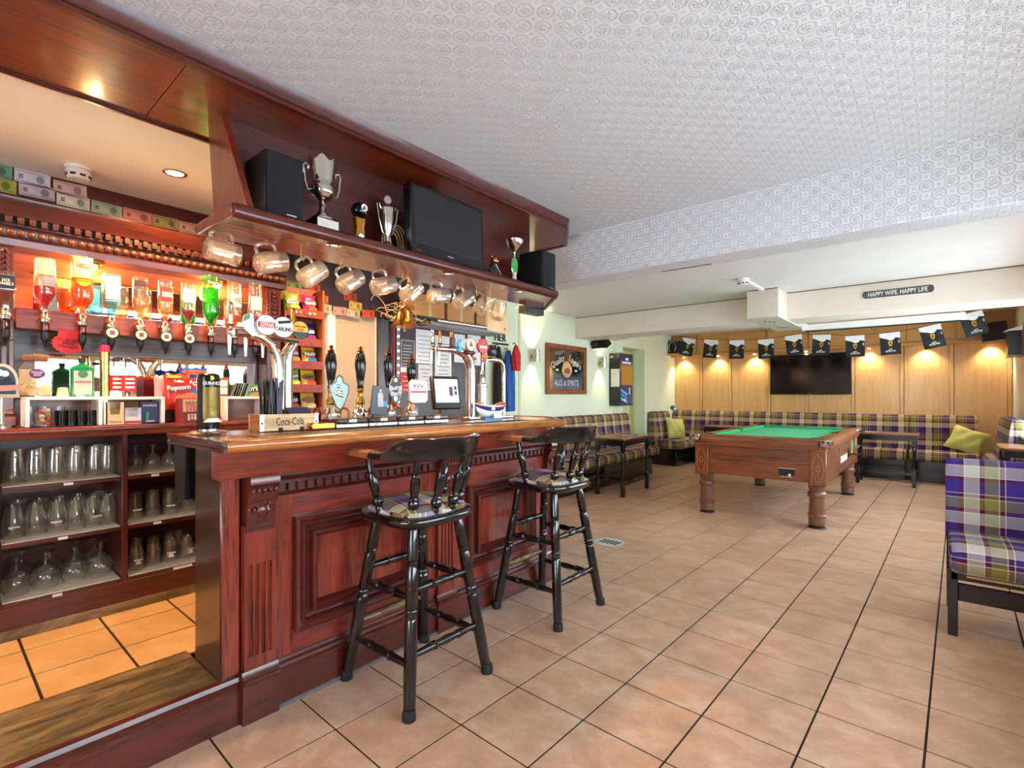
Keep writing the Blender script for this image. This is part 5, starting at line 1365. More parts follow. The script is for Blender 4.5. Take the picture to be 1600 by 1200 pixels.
def box_bottle(label, y, w, d, h, gl, capm, lab, txt, lcol, sh=.72):
    t = thing('liqueur_bottle', label, 'bottle', (-3.33, y, RT), R90, 'bottles on the risers')
    a, b = w / 2, d / 2
    m = MB(); R_ = [(a, b, 0), (a, b, h * sh), (a * .8, b * .85, h * (sh + .06)), (.013, .013, h * (sh + .13)), (.012, .012, h * .93)]
    vs = []; cx = 12
    for A, B, z in R_:
        for k in range(16):
            an = 2 * PI * k / 16 + PI / 16; e = .35 if A > .02 else 1
            vs.append((A * math.copysign(abs(math.cos(an)) ** e, math.cos(an)), B * math.copysign(abs(math.sin(an)) ** e, math.sin(an)), z))
    fs = [(i * 16 + k, i * 16 + (k + 1) % 16, (i + 1) * 16 + (k + 1) % 16, (i + 1) * 16 + k) for i in range(4) for k in range(16)] + [tuple(range(15, -1, -1))]
    obj('glass', m.add(vs, fs), gl, t, ang=50)
    lathe_obj('cap', [(.014, h * .9), (.015, h * .905), (.015, h), (1e-6, h)], capm, t, seg=14)
    l_ = obj('paper_label', MB().box(-a * .78, a * .78, -b * 1.02 - .001, -b * 1.02, h * .06, h * sh * .93), lab, t)
    if txt: text(txt, a * 1.4, .012, lcol, l_, (0, -b * 1.02 - .0022, h * .38))
    return t
tj = box_bottle('square dark green herbal liqueur bottle on the left riser', .528, .092, .05, .195, plain('#0f7a45', .12, coat=.5), plain('#141a14', .4), plain('#cfc0b2', .6), 'JAGERMEISTER', plain('#7a3020', .5))
obj('emblem', MB().lathe([(.02, 0), (1e-6, -.001)], (0, -.0275, .115), 18, 'y', cap=False), plain('#3f7a55', .5), tj)
t = thing('bottle_tube', 'tall shiny gold gift tube with pink cap on the riser', 'tube', (-3.36, .625, RT), R90)
lathe_obj('tube', [(.022, 0), (.022, .235)], metal('gold_foil', '#d9b75a', .18), t); lathe_obj('cap', [(.0225, .235), (.0225, .272), (1e-6, .273)], plain('#b01f50', .35), t); lathe_obj('cap_top', [(.014, .273), (.014, .285), (1e-6, .286)], BLACK, t)
t = thing('liqueur_bottle', 'clear square bottle with red and white lettered label', 'bottle', (-3.33, .72, RT), R90, 'bottles on the risers')
lathe_obj('glass', [(.034, 0), (.036, .006), (.036, .13), (.026, .15), (.014, .165), (.013, .19)], GC, t, seg=16); lathe_obj('stopper', [(.017, .188), (.018, .205), (1e-6, .206)], plain('#2a2226', .4), t)
l_ = obj('paper_label', arcpatch(.0365, .03, .115, -PI / 2 - 1.1, -PI / 2 + 1.1), plain('#b0202c', .5), t); [obj('print_line', MB().box(-.02, .02, -.0385, -.0365, .045 + q * .022, .055 + q * .022), TXW, l_) for q in range(3)]
o = dup(t, (-3.37, .675, RT), None, 'clear bottle with red label standing behind its twin')
t = thing('green_bottle', 'small pale green bottle beside the crisps on right riser', 'bottle', (-3.37, 1.235, RT), R90)
lathe_obj('glass', [(.014, 0), (.016, .03), (.017, .06), (.009, .09), (.006, .11)], plain('#2f7d68', .15), t); lathe_obj('cap', [(.007, .108), (.007, .12), (1e-6, .121)], plain('#1c3a30', .4), t)
# goods under the risers
t = thing('sweets_tumbler', 'small glass of wrapped sweets under the left riser', 'glass', (-3.26, .375, WT), R90)
lathe_obj('glass', [(.026, 0), (.034, .07), (.0335, .07), (.025, .004)], CLEAR, t)
for k in range(10): obj('sweet', MB().ball((.016 * math.cos(k * 2.1), .016 * math.sin(k * 2.1), .016 + .007 * k), .011, 8, 6), plain(('#c8342a', '#d9d4c8', '#d9a43a', '#b0402a')[k % 4], .3), t)
for k in range(4):
    o = obj('shot_beaker', MB().lathe([(.021, 0), (.024, .075), (.0225, .076), (.02, .004)], (0, 0, 0), 14), plain('#101412', .2)); o.location = (-3.30, .445 + k * .037, WT)
    tag(o, 'black plastic shot beaker, %s from the left under the left riser' % ORD[k], 'cup', 'black shot beakers')
for k in range(3):
    o = obj('shot_glass', MB().lathe([(.018, 0), (.022, .095), (.021, .096), (.017, .006)], (0, 0, 0), 14), CLEAR); o.location = (-3.35, .345 + k * .05, WT)
    tag(o, 'small clear glass, %s from the left at the back under left riser' % ORD[k], 'glass', 'clear glasses under the riser')
def carton(name, label, loc, w, d, h, mat, cut=True):
    t = thing(name, label, 'box', loc, R90)
    if cut: obj('front', MB().prism([(-w / 2, 0), (w / 2, 0), (w / 2, h), (w * .32, h), (w * .25, h * .45), (-w * .25, h * .45), (-w * .32, h), (-w / 2, h)], 'y', -d / 2, -d / 2 + .003), mat, t); obj('back', MB().box(-w / 2, w / 2, d / 2 - .003, d / 2, 0, h).box(-w / 2, -w / 2 + .003, -d / 2 + .003, d / 2 - .003, 0, h).box(w / 2 - .003, w / 2, -d / 2 + .003, d / 2 - .003, 0, h), mat, t)
    else: obj('case', MB().box(-w / 2, w / 2, -d / 2, d / 2, 0, h, .002), mat, t)
    return t
t = carton('coaster_carton', 'open cream cardboard dispenser carton under the middle riser', (-3.27, .645, WT), .075, .06, .115, plain('#d9c29a', .7)); text('VOGAN', .05, .009, plain('#7a5a34', .7), t, (0, -.0306, .015))
obj('fill', MB().box(-.03, .03, -.02, .02, .005, .08), plain('#8a7a3a', .7), t)
t = carton('tea_carton', 'white carton with red stripe under the middle riser', (-3.28, .725, WT), .07, .05, .085, plain('#dfe2e4', .6)); obj('stripe', MB().box(-.034, .034, -.0256, -.0251, .004, .016), TXR, t); obj('fill', MB().box(-.03, .03, -.018, .018, .005, .07), plain('#c9ced2', .7), t)
t = carton('sweets_carton', 'dark blue printed sweets carton under the middle riser', (-3.30, .805, WT), .085, .05, .118, plain('#1a2a58', .4), False); text('POPPETS', .06, .012, TXW, t, (0, -.0256, .095)); obj('printed_bottle', MB().box(-.018, -.006, -.0262, -.025, .02, .06), plain('#3aa64a', .4), t); obj('printed_stripe', MB().box(-.02, .02, -.0262, -.025, .008, .014), TXW, t)
# crisps, popcorn
def packet(name, label, loc, w, h, th, mat, words=(), blobs=(), rot=(0, 0, 0), group=None, cat='crisps'):
    t = thing(name, label, cat, loc, R90, group)
    t.rotation_euler = (rot[0], rot[1], R90 + rot[2])
    m = MB()
    for sg in (-1, 1):
        def fn(u, v, sg=sg):
            x, z = u * 2 - 1, v * 2 - 1
            k = max(0, (1 - abs(x) ** 2.6)) ** .6 * max(0, (1 - abs(z) ** 4)) ** .7
            return (x * w / 2 * (1 - .05 * (1 - abs(z) ** 6)), sg * th / 2 * k, h / 2 + z * h / 2 + .004 * math.sin(8 * x) * (abs(z) ** 8))
        m.grid(fn, 12, 12)
    b = obj('bag', m, mat, t, ang=80)
    for (x, z, rx, rz_, mt_) in blobs:
        obj('print_patch', MB().prism([(x + rx * math.cos(a), z + rz_ * math.sin(a)) for a in [2 * PI * k / 16 for k in range(16)]], 'y', -th / 2 - .0015, -th / 2 * .55), mt_, b)
    for (s, x, z, ww, hh, mt_, *tl) in words:
        text(s, ww, hh, mt_, b, (x, -th / 2 - .0025, z), tilt=tl[0] if tl else 0, bold=.02)
    return t
YEL = plain('#e8b52a', .4); ORG = plain('#e8742a', .4)
packet('popcorn_bag', 'large red popcorn bag with rounded white lettering on the worktop', (-3.30, .945, WT + .07), .135, .205, .05, plain('#c8281f', .28, coat=.3),
       (('Toffee', .0, .16, .05, .016, TXW), ('Popcorn', .0, .12, .115, .035, TXW, .1)), ((.0, .12, .062, .028, plain('#8a1414', .4)), (.02, .05, .045, .03, plain('#e8a45a', .4)), (-.02, .185, .04, .008, YEL)), (-.12, 0, 0))
packet('popcorn_bag', 'large blue popcorn bag with orange banner behind the red bag', (-3.36, 1.045, WT + .09), .15, .225, .05, plain('#1d3f9c', .28, coat=.3),
       (('BIG BAG', .0, .195, .10, .018, plain('#b0201a', .4)), ('Pops', .01, .13, .10, .045, TXW, .1)), ((.0, .195, .066, .014, ORG), (.01, .13, .06, .032, TXR)), (-.08, 0, 0))
packet('foil_bag', 'silver-pink back of a foil bag left of the red popcorn bag', (-3.36, .88, WT + .075), .07, .19, .04, plain('#b8888c', .3, coat=.3), (), (), (-.08, 0, 0))
o = carton('bag_stand', 'plain dark box propping up the popcorn bags', (-3.37, .96, WT), .26, .09, .085, plain('#2a1a16', .6), False)
t = thing('steak_strips_box', 'red and orange box of steak strips leaning on the worktop', 'snack box', (-3.20, .985, WT), R90)
obj('case', MB().prism([(-.075, 0), (.075, 0), (.075, .135), (-.075, .135)], 'y', -.03, .03), plain('#8a1f16', .45), t)
obj('print_panel', MB().box(-.055, .07, -.032, -.03, .06, .13), plain('#d9a07a', .5), t)
for k in range(6): obj('sachet', MB().prism([(-.07 + k * .022, .10), (-.03 + k * .022, .10), (-.035 + k * .022, .165 - abs(k - 2) * .006), (-.075 + k * .022, .165 - abs(k - 2) * .006)], 'y', -.024 + k * .008, -.021 + k * .008), ORG, t)
text('WILD WEST', .10, .018, TXK, t, (.005, -.033, .108)); text('STEAK\nSTRIPS', .09, .036, TXR, t, (.005, -.033, .078)); text('STEAK\nSTRIPS', .085, .034, TXW, t, (.01, -.0315, .03), bold=.02)
t = thing('red_snack_box', 'red snack carton with white panels behind the stout tap', 'snack box', (-3.36, 1.185, RT), R90)
obj('case', MB().box(-.035, .035, -.03, .03, 0, .115, .002), plain('#d2303a', .45), t)
for z in (.06, .015): obj('print_panel', MB().box(-.018, .03, -.0315, -.03, z, z + .04), plain('#e8d8d8', .5), t)
t = thing('pink_tag', 'small bright pink price tag on the back bar worktop', 'price tag', (-3.19, 1.12, WT), R90)
obj('card', MB().prism([(-.02, 0), (.02, 0), (0, .06)], 'y', -.002, .002), plain('#e0559a', .5), t); obj('foot', MB().box(-.012, .012, 0, .015, 0, .004), PAPER, t)
t = thing('crisps_carton', 'green and black carton of crisps lying on the right riser', 'crisps', (-3.33, 1.315, RT), R90)
obj('carton', MB().box(-.07, .09, -.03, .03, 0, .075, .003), plain('#3f7a2a', .4), t); obj('print_band', MB().prism([(-.07, .02), (.09, .035), (.09, .065), (-.07, .05)], 'y', -.0312, -.03), plain('#17140e', .4), t)
text("McCOY'S", .11, .024, TXW, t, (.012, -.0325, .044), tilt=.12, bold=.02)
for k in range(6): obj('bag_edge', MB().prism([(-.10 + k * .014, 0), (-.075 + k * .014, 0), (-.05 + k * .014, .08), (-.07 + k * .014, .085)], 'y', -.045, -.032), plain(('#5a3a22', '#7a4a2a', '#3f7a2a', '#c9b89a', '#5a2a1a', '#4a6a2a')[k], .35, coat=.3), t)
obj('print_patch', MB().prism([(.01, .0), (.085, 0), (.085, .03), (.03, .02)], 'y', -.0325, -.031), plain('#c9642a', .4), t)
# ------------------------------------------------------------------ glassware on the shelves
PG = glass('shelf_glass', '#fcfaf5', 1.3, .66, .035)
def gmesh(kind):
    m = MB()
    if kind == 'pint': m.lathe([(.0445, 0), (.046, .002), (.0425, .06), (.035, .140), (.033, .150), (.030, .150), (.031, .138), (.040, .06), (.0435, 0)], (0, 0, 0), 20, cap=False).lathe([(.031, .142), (1e-6, .142)], (0, 0, 0), 20, cap=False)
    if kind == 'tulip': m.lathe([(.040, 0), (.042, .002), (.047, .045), (.045, .075), (.034, .125), (.034, .15), (.031, .15), (.031, .128), (.042, .075), (.044, .045), (.038, 0)], (0, 0, 0), 20, cap=False).lathe([(.033, .144), (1e-6, .144)], (0, 0, 0), 20, cap=False)
    if kind == 'goblet': m.lathe([(.040, 0), (.042, .002), (.056, .04), (.056, .065), (.04, .095), (.012, .108), (.006, .118), (.007, .14), (.006, .162), (.012, .17), (.038, .176), (.036, .179), (1e-6, .179)], (0, 0, 0), 22, cap=False)
    if kind == 'stem': m.lathe([(.032, 0), (.033, .002), (.041, .035), (.037, .065), (.012, .085), (.005, .095), (.006, .13), (.012, .137), (.032, .141), (.03, .144), (1e-6, .144)], (0, 0, 0), 18, cap=False)
    if kind == 'half': m.lathe([(.036, 0), (.037, .002), (.034, .07), (.03, .118), (.03, .125), (.027, .125), (.027, .115), (.032, .06), (.034, 0)], (0, 0, 0), 18, cap=False).lathe([(.028, .119), (1e-6, .119)], (0, 0, 0), 18, cap=False)
    me = mesh_of('drinking_glass', m, 50); me.materials.append(PG); return me
GM = {k: gmesh(k) for k in ('pint', 'tulip', 'goblet', 'stem', 'half')}
LOGO = mesh_of('print', MB().prism([(-.012, .03), (.012, .03), (.010, .045), (0, .052), (-.010, .045)], 'y', -.046, -.0435)); LOGO.materials.append(plain('#e8e6e0', .6))
LOGO2 = mesh_of('print', MB().box(-.02, .02, -.0465, -.044, .05, .058)); LOGO2.materials.append(plain('#d8d4cc', .6))
rows = [('upper left', .8585, 'pint', 'upturned pint glass', [.275, .349, .422, .496, .574, .627], 0),
        ('middle left', .6035, 'tulip', 'upturned curved pint glass', [.275, .351, .427, .496, .561, .624], 2),
        ('lower left', .3385, 'goblet', 'upturned stemmed balloon glass', [.285, .387, .494, .595], 0),
        ('upper right', .8585, 'stem', 'upturned small stemmed glass', [.74, .82, .90, .98], 0),
        ('middle right', .6035, 'half', 'tall upturned tumbler', [.743, .82, .90, .985], 2),
        ('lower right', .3385, 'half', 'upturned branded tumbler', [.746, .825, .905, .985], 1)]
for (shelf, z, kind, nm, ys, pr) in rows:
    for rw, x in (('front', -3.29), ('back', -3.42)):
        for k, y in enumerate(ys):
            o = obj('drinking_glass', GM[kind], PG); o.location = (x + .008 * math.sin(7 * k + z * 9), y + (.03 if rw == 'back' and y < .6 or rw == 'back' and .7 < y < 1.2 else 0) * (0 if k == len(ys) - 1 else 1), z); o.rotation_euler = (0, 0, R90 + .3 * math.sin(5 * k))
            tag(o, '%s, %s from left, %s row of the %s shelf' % (nm, ORD[k], rw, shelf), 'glass', 'glasses on the %s shelf' % shelf)
            if rw == 'front' and pr == 1 and k != 1: obj('printed_logo', LOGO, None, o); obj('printed_band', LOGO2, None, o)
            if rw == 'front' and pr == 2 and k % 2 == 0: obj('printed_band', LOGO2, None, o)
# black bin hanging under the bar end
o = obj('waste_caddy', MB().prism([(-.06, 0), (.06, 0), (.075, .23), (-.075, .23)], 'y', -.09, .09), BLACK); o.location = (-2.46, .80, .83); tag(o, 'black caddy hanging beneath the end of the bar top', 'caddy')
obj('rim', MB().box(-.078, .078, -.092, .092, .215, .232, .003), BLACKM, o)

# arched ale badge on a short stand at the left end of the worktop
t = thing('ale_badge', 'arched ale badge with mountain picture and pink banner at far left', 'pump clip', (-3.25, .232, WT), R90)
lathe_obj('stand', [(.035, 0), (.035, .01), (.012, .02), (.012, .16)], STEEL, t)
ar = [(-.055, .15)] + [(.055 * math.cos(a), .21 + .085 * math.sin(a)) for a in [PI - PI * k / 16 for k in range(17)]] + [(.055, .15)]
b_ = obj('plaque', MB().prism(ar, 'y', -.03, -.018), plain('#cfc4ac', .5), t)
obj('picture', MB().prism([(x * .84, .15 + (z - .15) * .9) for x, z in ar], 'y', -.0315, -.029), plain('#33465a', .5), b_)
obj('mountain', MB().prism([(-.045, .20), (-.02, .235), (0, .215), (.022, .24), (.045, .20)], 'y', -.033, -.031), plain('#1f2a38', .6), b_)
obj('cloud', MB().ball((-.008, -.032, .252), .016, 10, 6, sy=.3).ball((.01, -.032, .248), .014, 10, 6, sy=.3), PAPER, b_)
obj('banner', MB().prism([(-.062, .165), (.062, .175), (.062, .20), (-.062, .19)], 'y', -.0345, -.031), plain('#d08a82', .5), b_)
obj('foot_band', MB().box(-.058, .058, -.034, -.028, .14, .156), plain('#b9ae96', .5), b_)
# ------------------------------------------------------------------ behind the bar, beyond the bottles
bw = bpy.data.objects['wall_bar_back']
DKP = wood('dark_partition', '#331a1e', '#190d0f', 'z', .45, .15, .6)
obj('header_board', MB().box(-3.95, -3.88, 1.62, 4.12, 1.985, 2.44), DKP, bw)
obj('partition', MB().box(-3.95, -3.90, 2.70, 4.12, 0, 1.985), DKP, bw)
obj('partition_post', MB().box(-3.95, -3.885, 2.69, 2.80, 0, 1.985, .003), wood('post_grey', '#3a3338', '#1c181c', 'z', .4, .2), bw)
dr = struct('door_1', MB().box(-3.95, -3.925, 2.27, 2.685, 0, 1.985), BEIGE)
obj('architrave', MB().box(-3.95, -3.90, 2.20, 2.275, 0, 1.985, .006), WHITE, dr)
obj('edge_strip', MB().box(-3.95, -3.91, 2.672, 2.69, 0, 1.985, .003), CREAM, dr)
for y in (2.335, 2.40): obj('screw', MB().lathe([(.006, 0), (1e-6, .002)], (-3.925, y, 1.90), 8, 'x', cap=False), plain('#7a6a58', .5), dr)
# banknotes
def note(y, z, c, k, X=-3.617, w=.10, h=.055, rot=0, where='', port=True):
    o = obj('banknote', MB().box(0, .0006, -w / 2, w / 2, -h / 2, h / 2), plain(c, .7, var=.12)); o.location = (X, y, z); o.rotation_euler = (rot, 0, 0)
    cc = hx(c); dk = plain('#%02x%02x%02x' % tuple(int(255 * (q ** (1 / 2.2)) * .68) for q in cc[:3]), .7)
    lt = plain('#efe8d8', .7)
    obj('frame_print', MB().box(.0006, .0009, -w * .44, w * .44, -h * .40, -h * .34).box(.0006, .0009, -w * .44, w * .44, h * .34, h * .40), dk, o)
    if port: obj('portrait', MB().prism([(w * .22 + w * .12 * math.cos(a), h * .3 * math.sin(a)) for a in [2 * PI * q / 12 for q in range(12)]], 'x', .0006, .001), dk, o)
    obj('numeral', MB().box(.0006, .001, -w * .38, -w * .26, -h * .2, h * .15), dk, o)
    tag(o, '%s banknote, %s' % (k, where), 'banknote', 'foreign banknotes pinned behind the bar')
    return o
N1 = [(.23, 2.405, '#6fa08a', 'green'), (.245, 2.335, '#a8b04a', 'yellow-green'), (.375, 2.405, '#d8d2e0', 'pale lilac upper'), (.392, 2.342, '#c9b8c9', 'white and purple'), (.525, 2.395, '#e0b8b0', 'pale pink upper'),
      (.538, 2.332, '#dcd6c4', 'cream portrait'), (.683, 2.33, '#a9b39a', 'grey-green'), (.828, 2.33, '#e08a78', 'salmon red'), (.97, 2.33, '#b3a268', 'olive gold'), (1.11, 2.328, '#d8ae94', 'peach'), (1.25, 2.328, '#c98a74', 'terracotta')]
for k, (y, z, c, nm) in enumerate(N1):
    note(y, z, c, nm, -3.617, .138, .068, .03 * math.sin(k * 5), 'above the back bar cornice, %s from the left' % ORD[min(k, 11)])
N2 = [(1.90, 2.13, '#7c9a52', 'green and black'), (1.98, 2.07, '#b9b49a', 'grey portrait'), (2.06, 2.14, '#b8452e', 'dark red'), (2.13, 2.06, '#c8683e', 'orange'), (2.16, 1.99, '#cbbfa0', 'cream'), (2.30, 1.985, '#d69a94', 'pink'), (2.43, 1.98, '#c6c2a8', 'grey cream'), (2.40, 2.12, '#a8402c', 'brick red'), (2.45, 2.05, '#cdb25a', 'yellow'), (2.58, 1.995, '#e0583a', 'bright orange-red')]
for k, (y, z, c, nm) in enumerate(N2):
    note(y, z, c, nm, -3.877, .125, .068, .05 * math.sin(k * 3), 'on the dark header over the beige door, number %s along' % ORD[k].replace('first', 'one').replace('second', 'two').replace('third', 'three').replace('fourth', 'four').replace('fifth', 'five').replace('sixth', 'six').replace('seventh', 'seven').replace('eighth', 'eight').replace('ninth', 'nine').replace('tenth', 'ten'))
# crisps rack
t = thing('crisps_rack', 'tall red-brown wooden rack of crisp packets behind the bar', 'rack', (-3.5, 1.80, .168), R90)
obj('back', MB().box(-.15, .15, .14, .155, 0, 1.90), REDW, t)
for s in (-1, 1): obj('side', MB().box(s * .15, s * .135, 0, .14, 0, 1.88 if s > 0 else 1.70, .002), wood('rack_side', '#8a4a22', '#5e2c14', 'z', .4, .2), t)
ZS = [.985, 1.155, 1.325, 1.49, 1.70]
for z in ZS:
    s_ = obj('shelf', MB().box(-.135, .135, .01, .14, z - .012, z), REDW, t)
    obj('shelf_lip', MB().box(-.135, .135, 0, .012, z - .035, z + .025, .002), REDW, s_)
for k, c in enumerate(('#d8d8d0', '#b08a5a', '#c8402a', '#c9c4b8', '#d9b04a')): obj('bottle_cap', MB().lathe([(.012, 0), (.010, -.006), (1e-6, -.006)], (-.07 + k * .035, .0, 1.70 - .002), 12, 'y', cap=False), plain(c, .4), t)
GRP = 'crisp packets in the rack'
PK = [(4, -.07, '#7fa52a', 'lime green', 'Space\nRaiders', TXW, '#c9c23a'), (4, .065, '#b81f6a', 'magenta', 'Scampi', TXW, '#d9402a'), (3, -.07, '#6a2a8a', 'violet', 'Onion', TXW, '#c84a8a'), (3, .055, '#2a2a7a', 'dark blue', 'Fruits', TXW, '#7a2a6a'),
      (2, -.07, '#c8342a', 'red', 'Wheats', TXW, '#e8802a'), (2, .06, '#d9a02a', 'gold and blue', 'Nuts', TXW, '#2f6ab8'), (1, -.07, '#8ab83a', 'pale green', 'Skips', TXW, '#c9d84a'), (1, .055, '#e0a82a', 'yellow', 'Quavers', TXK, '#d8502a'),
      (0, -.075, '#3a1a14', 'dark brown', 'Nuts', TXW, '#b8302a'), (0, .055, '#d8b02a', 'mustard yellow', 'Skips', TXR, '#e8d8a0')]
for (r_, x, c, nm, wd, tc, bc) in PK:
    sh_ = ('bottom', 'fourth', 'third', 'second', 'top')[r_]
    packet('crisp_packet', '%s crisp packet on the %s shelf of the rack, %s' % (nm, sh_, 'left' if x < 0 else 'right'), (-3.5 - .062, 1.80 + x, .168 + ZS[r_] + .001), .115, .145, .045, plain(c, .3, coat=.3),
           ((wd, 0, .08, .08, .03 if '\n' not in wd else .045, tc, .1),), ((0, .08, .05, .026, plain('#%02x%02x%02x' % tuple(int(int(c[i:i + 2], 16) * .6) for i in (1, 3, 5)), .4)), (.02, .035, .035, .02, plain(bc, .4))), (-.14, 0, .05 * (1 if x > 0 else -1)), GRP)
# notices
def sheet(name, label, y0, y1, z0, z1, mat, lines=(), cat='notice', X=-3.899, lm=None, hd=None, hm=None):
    o = obj(name, MB().box(0, .0015, y0, y1, z0, z1), mat); o.location = (X, 0, 0); tag(o, label, cat, 'notices pinned behind the bar')
    if hd: text(hd, (y1 - y0) * .75, (z1 - z0) * .09, hm or lm or TXK, o, (.0024, (y0 + y1) / 2, z1 - (z1 - z0) * .1), '+x')
    rr = random.Random(int(y0 * 1000))
    for k in range(lines):
        z = lerp(z1 - (z1 - z0) * .2, z0 + (z1 - z0) * .08, k / max(1, lines - 1)); q = (y1 - y0) * rr.uniform(.22, .40)
        obj('print_line', MB().box(.0015, .002, (y0 + y1) / 2 - q, (y0 + y1) / 2 + q, z, z + .006), lm or plain('#55555c', .7), o)
    return o
sheet('menu_board', 'dark grey framed menu beside the light strip', 2.955, 3.105, 1.545, 1.795, plain('#4c4c50', .6), 7, 'menu', lm=plain('#cfcfcf', .6))
obj('frame', rings_x(MB(), 0, 2.95, 3.11, 1.54, 1.80, [(0, 0), (0, .006), (.006, .006), (.006, 0)]), plain('#c9c6c0', .5), bpy.data.objects['menu_board'])
sheet('white_notice', 'white typed notice pinned on the dark partition', 3.13, 3.345, 1.585, 1.92, PAPER, 7, lm=plain('#8a8a96', .7))
sheet('red_poster', 'red and white poster beneath the dark menu', 2.945, 3.105, 1.30, 1.535, plain('#c23a34', .6), 5, 'poster', lm=plain('#e8d8d4', .6))
obj('white_header', MB().box(.0015, .002, 2.945, 3.105, 1.49, 1.535), PAPER, bpy.data.objects['red_poster'])
sheet('paper_note', 'small white printed paper below the typed notice', 3.16, 3.34, 1.32, 1.575, plain('#dedede', .8), 6)
sheet('tall_notice', 'tall white sheet behind the chrome tap handles', 3.375, 3.60, 1.45, 1.88, plain('#e3e6e4', .8), 9)
sheet('right_notice', 'white sheet right of the tall notice, upper right', 3.64, 3.80, 1.62, 1.92, PAPER, 4, lm=plain('#c0c0c4', .7))
sheet('edge_notice', 'narrow white sheet nearest the coats', 3.84, 4.04, 1.60, 1.93, plain('#e8e8ec', .8), 3, lm=plain('#a0a0a8', .7))
sheet('ticket', 'small white ticket taped above the till', 3.42, 3.62, 1.37, 1.42, PAPER, 1)
# shelf high on the partition with boxes
t = thing('high_shelf', 'dark shelf with a chrome rail high on the bar partition', 'shelf', (-3.88, 2.75, 1.985))
obj('board', MB().box(0, .32, 0, 1.35, -.02, .005, .003), BLACK, t); obj('chrome_rail', MB().tube([(.325, .35, -.02), (.325, 1.35, -.02)], .018, 10), CHROME, t)
obj('under_strip', MB().box(.05, .30, .3, 1.35, -.06, -.022), plain('#8f8d92', .4), t)
BX = plain('#b98a55', .8, name='cardboard')
for (y0, y1, h, lb) in ((2.86, 3.22, .20, 'plain brown cardboard box on the left of the high shelf'), (3.26, 3.62, .17, 'brown cardboard box in the middle of the high shelf'), (3.66, 3.95, .13, 'low brown cardboard box at the right of the high shelf')):
    o = obj('cardboard_box', MB().box(-3.80, -3.58, y0, y1, 1.991, 1.991 + h, .003), BX); tag(o, lb, 'box', 'cardboard boxes on the high shelf'); obj('tape', MB().box(-3.58, -3.5795, (y0 + y1) / 2 - .02, (y0 + y1) / 2 + .02, 1.995, 1.991 + h), plain('#cfa875', .5), o)
m = MB(); rr = random.Random(11)
for k in range(16):
    p = Vector((-3.55 + rr.uniform(-.1, .15), 2.45 + rr.uniform(0, .3), 1.97 + rr.uniform(-.04, .10))); pts = [p]
    for q in range(7): p = p + Vector((rr.uniform(-.03, .03), rr.uniform(-.08, .11), rr.uniform(-.06, .05))); p.z = min(2.12, max(1.89, p.z)); pts.append(p)
    m.tube(pts, .0028, 5)
o = obj('wire_tangle', m, plain('#b8a68c', .5)); tag(o, 'tangle of thin pale wires under the banknotes by the bell', 'wires'); o['kind'] = 'stuff'
t = thing('rope_light', 'vertical strip of small white bulbs beside a red tube', 'light strip', (-3.88, 2.86, 1.15))
obj('strip', MB().box(0, .012, .02, .055, 0, .80), plain('#6f7276', .4), t); obj('red_tube', MB().tube([(.012, -.01, 0), (.012, -.01, .80)], .010, 8), plain('#8a1f2a', .3), t)
for k in range(11): obj('bulb', MB().ball((.016, .037, .06 + k * .068), .013, 10, 6), emit('bulb_glow', (1, .95, .85), 1.2), t)
# coats and the sign over them
def coat(label, y, z0, z1, w, c, th=.10):
    def fn(u, v):
        a = 2 * PI * u; k = lerp(.35, 1, min(1, v * 3)) if v < .33 else lerp(1, 1.05, v)
        fold = 1 + .12 * math.sin(7 * a + 5 * v) * min(1, v * 2)
        return (th / 2 * k * fold * math.sin(a), w / 2 * k * fold * math.cos(a), lerp(z1, z0, v))
    o = obj('hanging_coat', MB().grid(fn, 40, 14), plain(c, .85, var=.1), ang=80); o.location = (-3.885, y, 0); tag(o, label, 'coat', 'coats hanging behind the bar')
    obj('loop', MB().tube([(0, 0, z1 - .01), (-.02, 0, z1 + .03), (-.055, 0, z1 + .02)], .006, 6), BLACK, o)
    if c == '#28549a':
        for k in range(5): obj('seam', MB().tube([(.056, -w * .3 + k * w * .15, lerp(z1, z0, .25)), (.058, -w * .34 + k * w * .17, z0 + .02)], .003, 5), plain('#5a86c8', .7), o)
    return o
coat('black coat hanging left of the blue coat', 4.33, 1.10, 1.83, .13, '#121214')
coat('bright blue waterproof coat with pale seams hanging by the bar', 4.50, 1.08, 1.80, .16, '#28549a', .13)
o = coat('short red jacket hanging over the blue coat', 4.54, 1.56, 1.86, .10, '#c22a30'); o.location.x = -3.80
t = thing('word_sign', 'black cut-out letters sign above the hanging coats', 'sign', (-3.945, 4.40, 1.95))
text('HER', .20, .085, TXK, t, (.006, .02, .0), '+x', ext=.004)
obj('hook_rail', MB().box(0, .012, -.12, .16, -.085, -.065), BLK, t)
# ------------------------------------------------------------------ green wall
def sconce(label, y):
    t = thing('wall_sconce', label, 'wall lamp', (-4.118, y, 1.71), 0, 'chrome up-and-down wall lamps')
    obj('arm', MB().box(0, .06, -.02, .02, .05, .10, .003), BRASS, t)
    obj('shade', MB().lathe([(.042, 0), (.042, .165), (.039, .165), (.039, 0)], (.085, 0, 0), 22, cap=False), STEEL, t)
    obj('bulb', MB().lathe([(.02, .05), (.03, .08), (.02, .11), (1e-6, .112)], (.085, 0, 0), 14), emit('sconce_glow', (1, .86, .6), 10), t)
    lamp('SPOT', 'sconce_up', (.085, 0, .16), 14, (1, .84, .56), t, .02, 1.6, .6, (-.42, 0, 1))
    lamp('SPOT', 'sconce_down', (.085, 0, .005), 11, (1, .84, .56), t, .02, 1.3, .6, (-.40, 0, -1))
sconce('chrome cylinder wall lamp between the coats and the framed mirror', 5.236)
sconce('chrome cylinder wall lamp between the framed mirror and vending machine', 6.98)
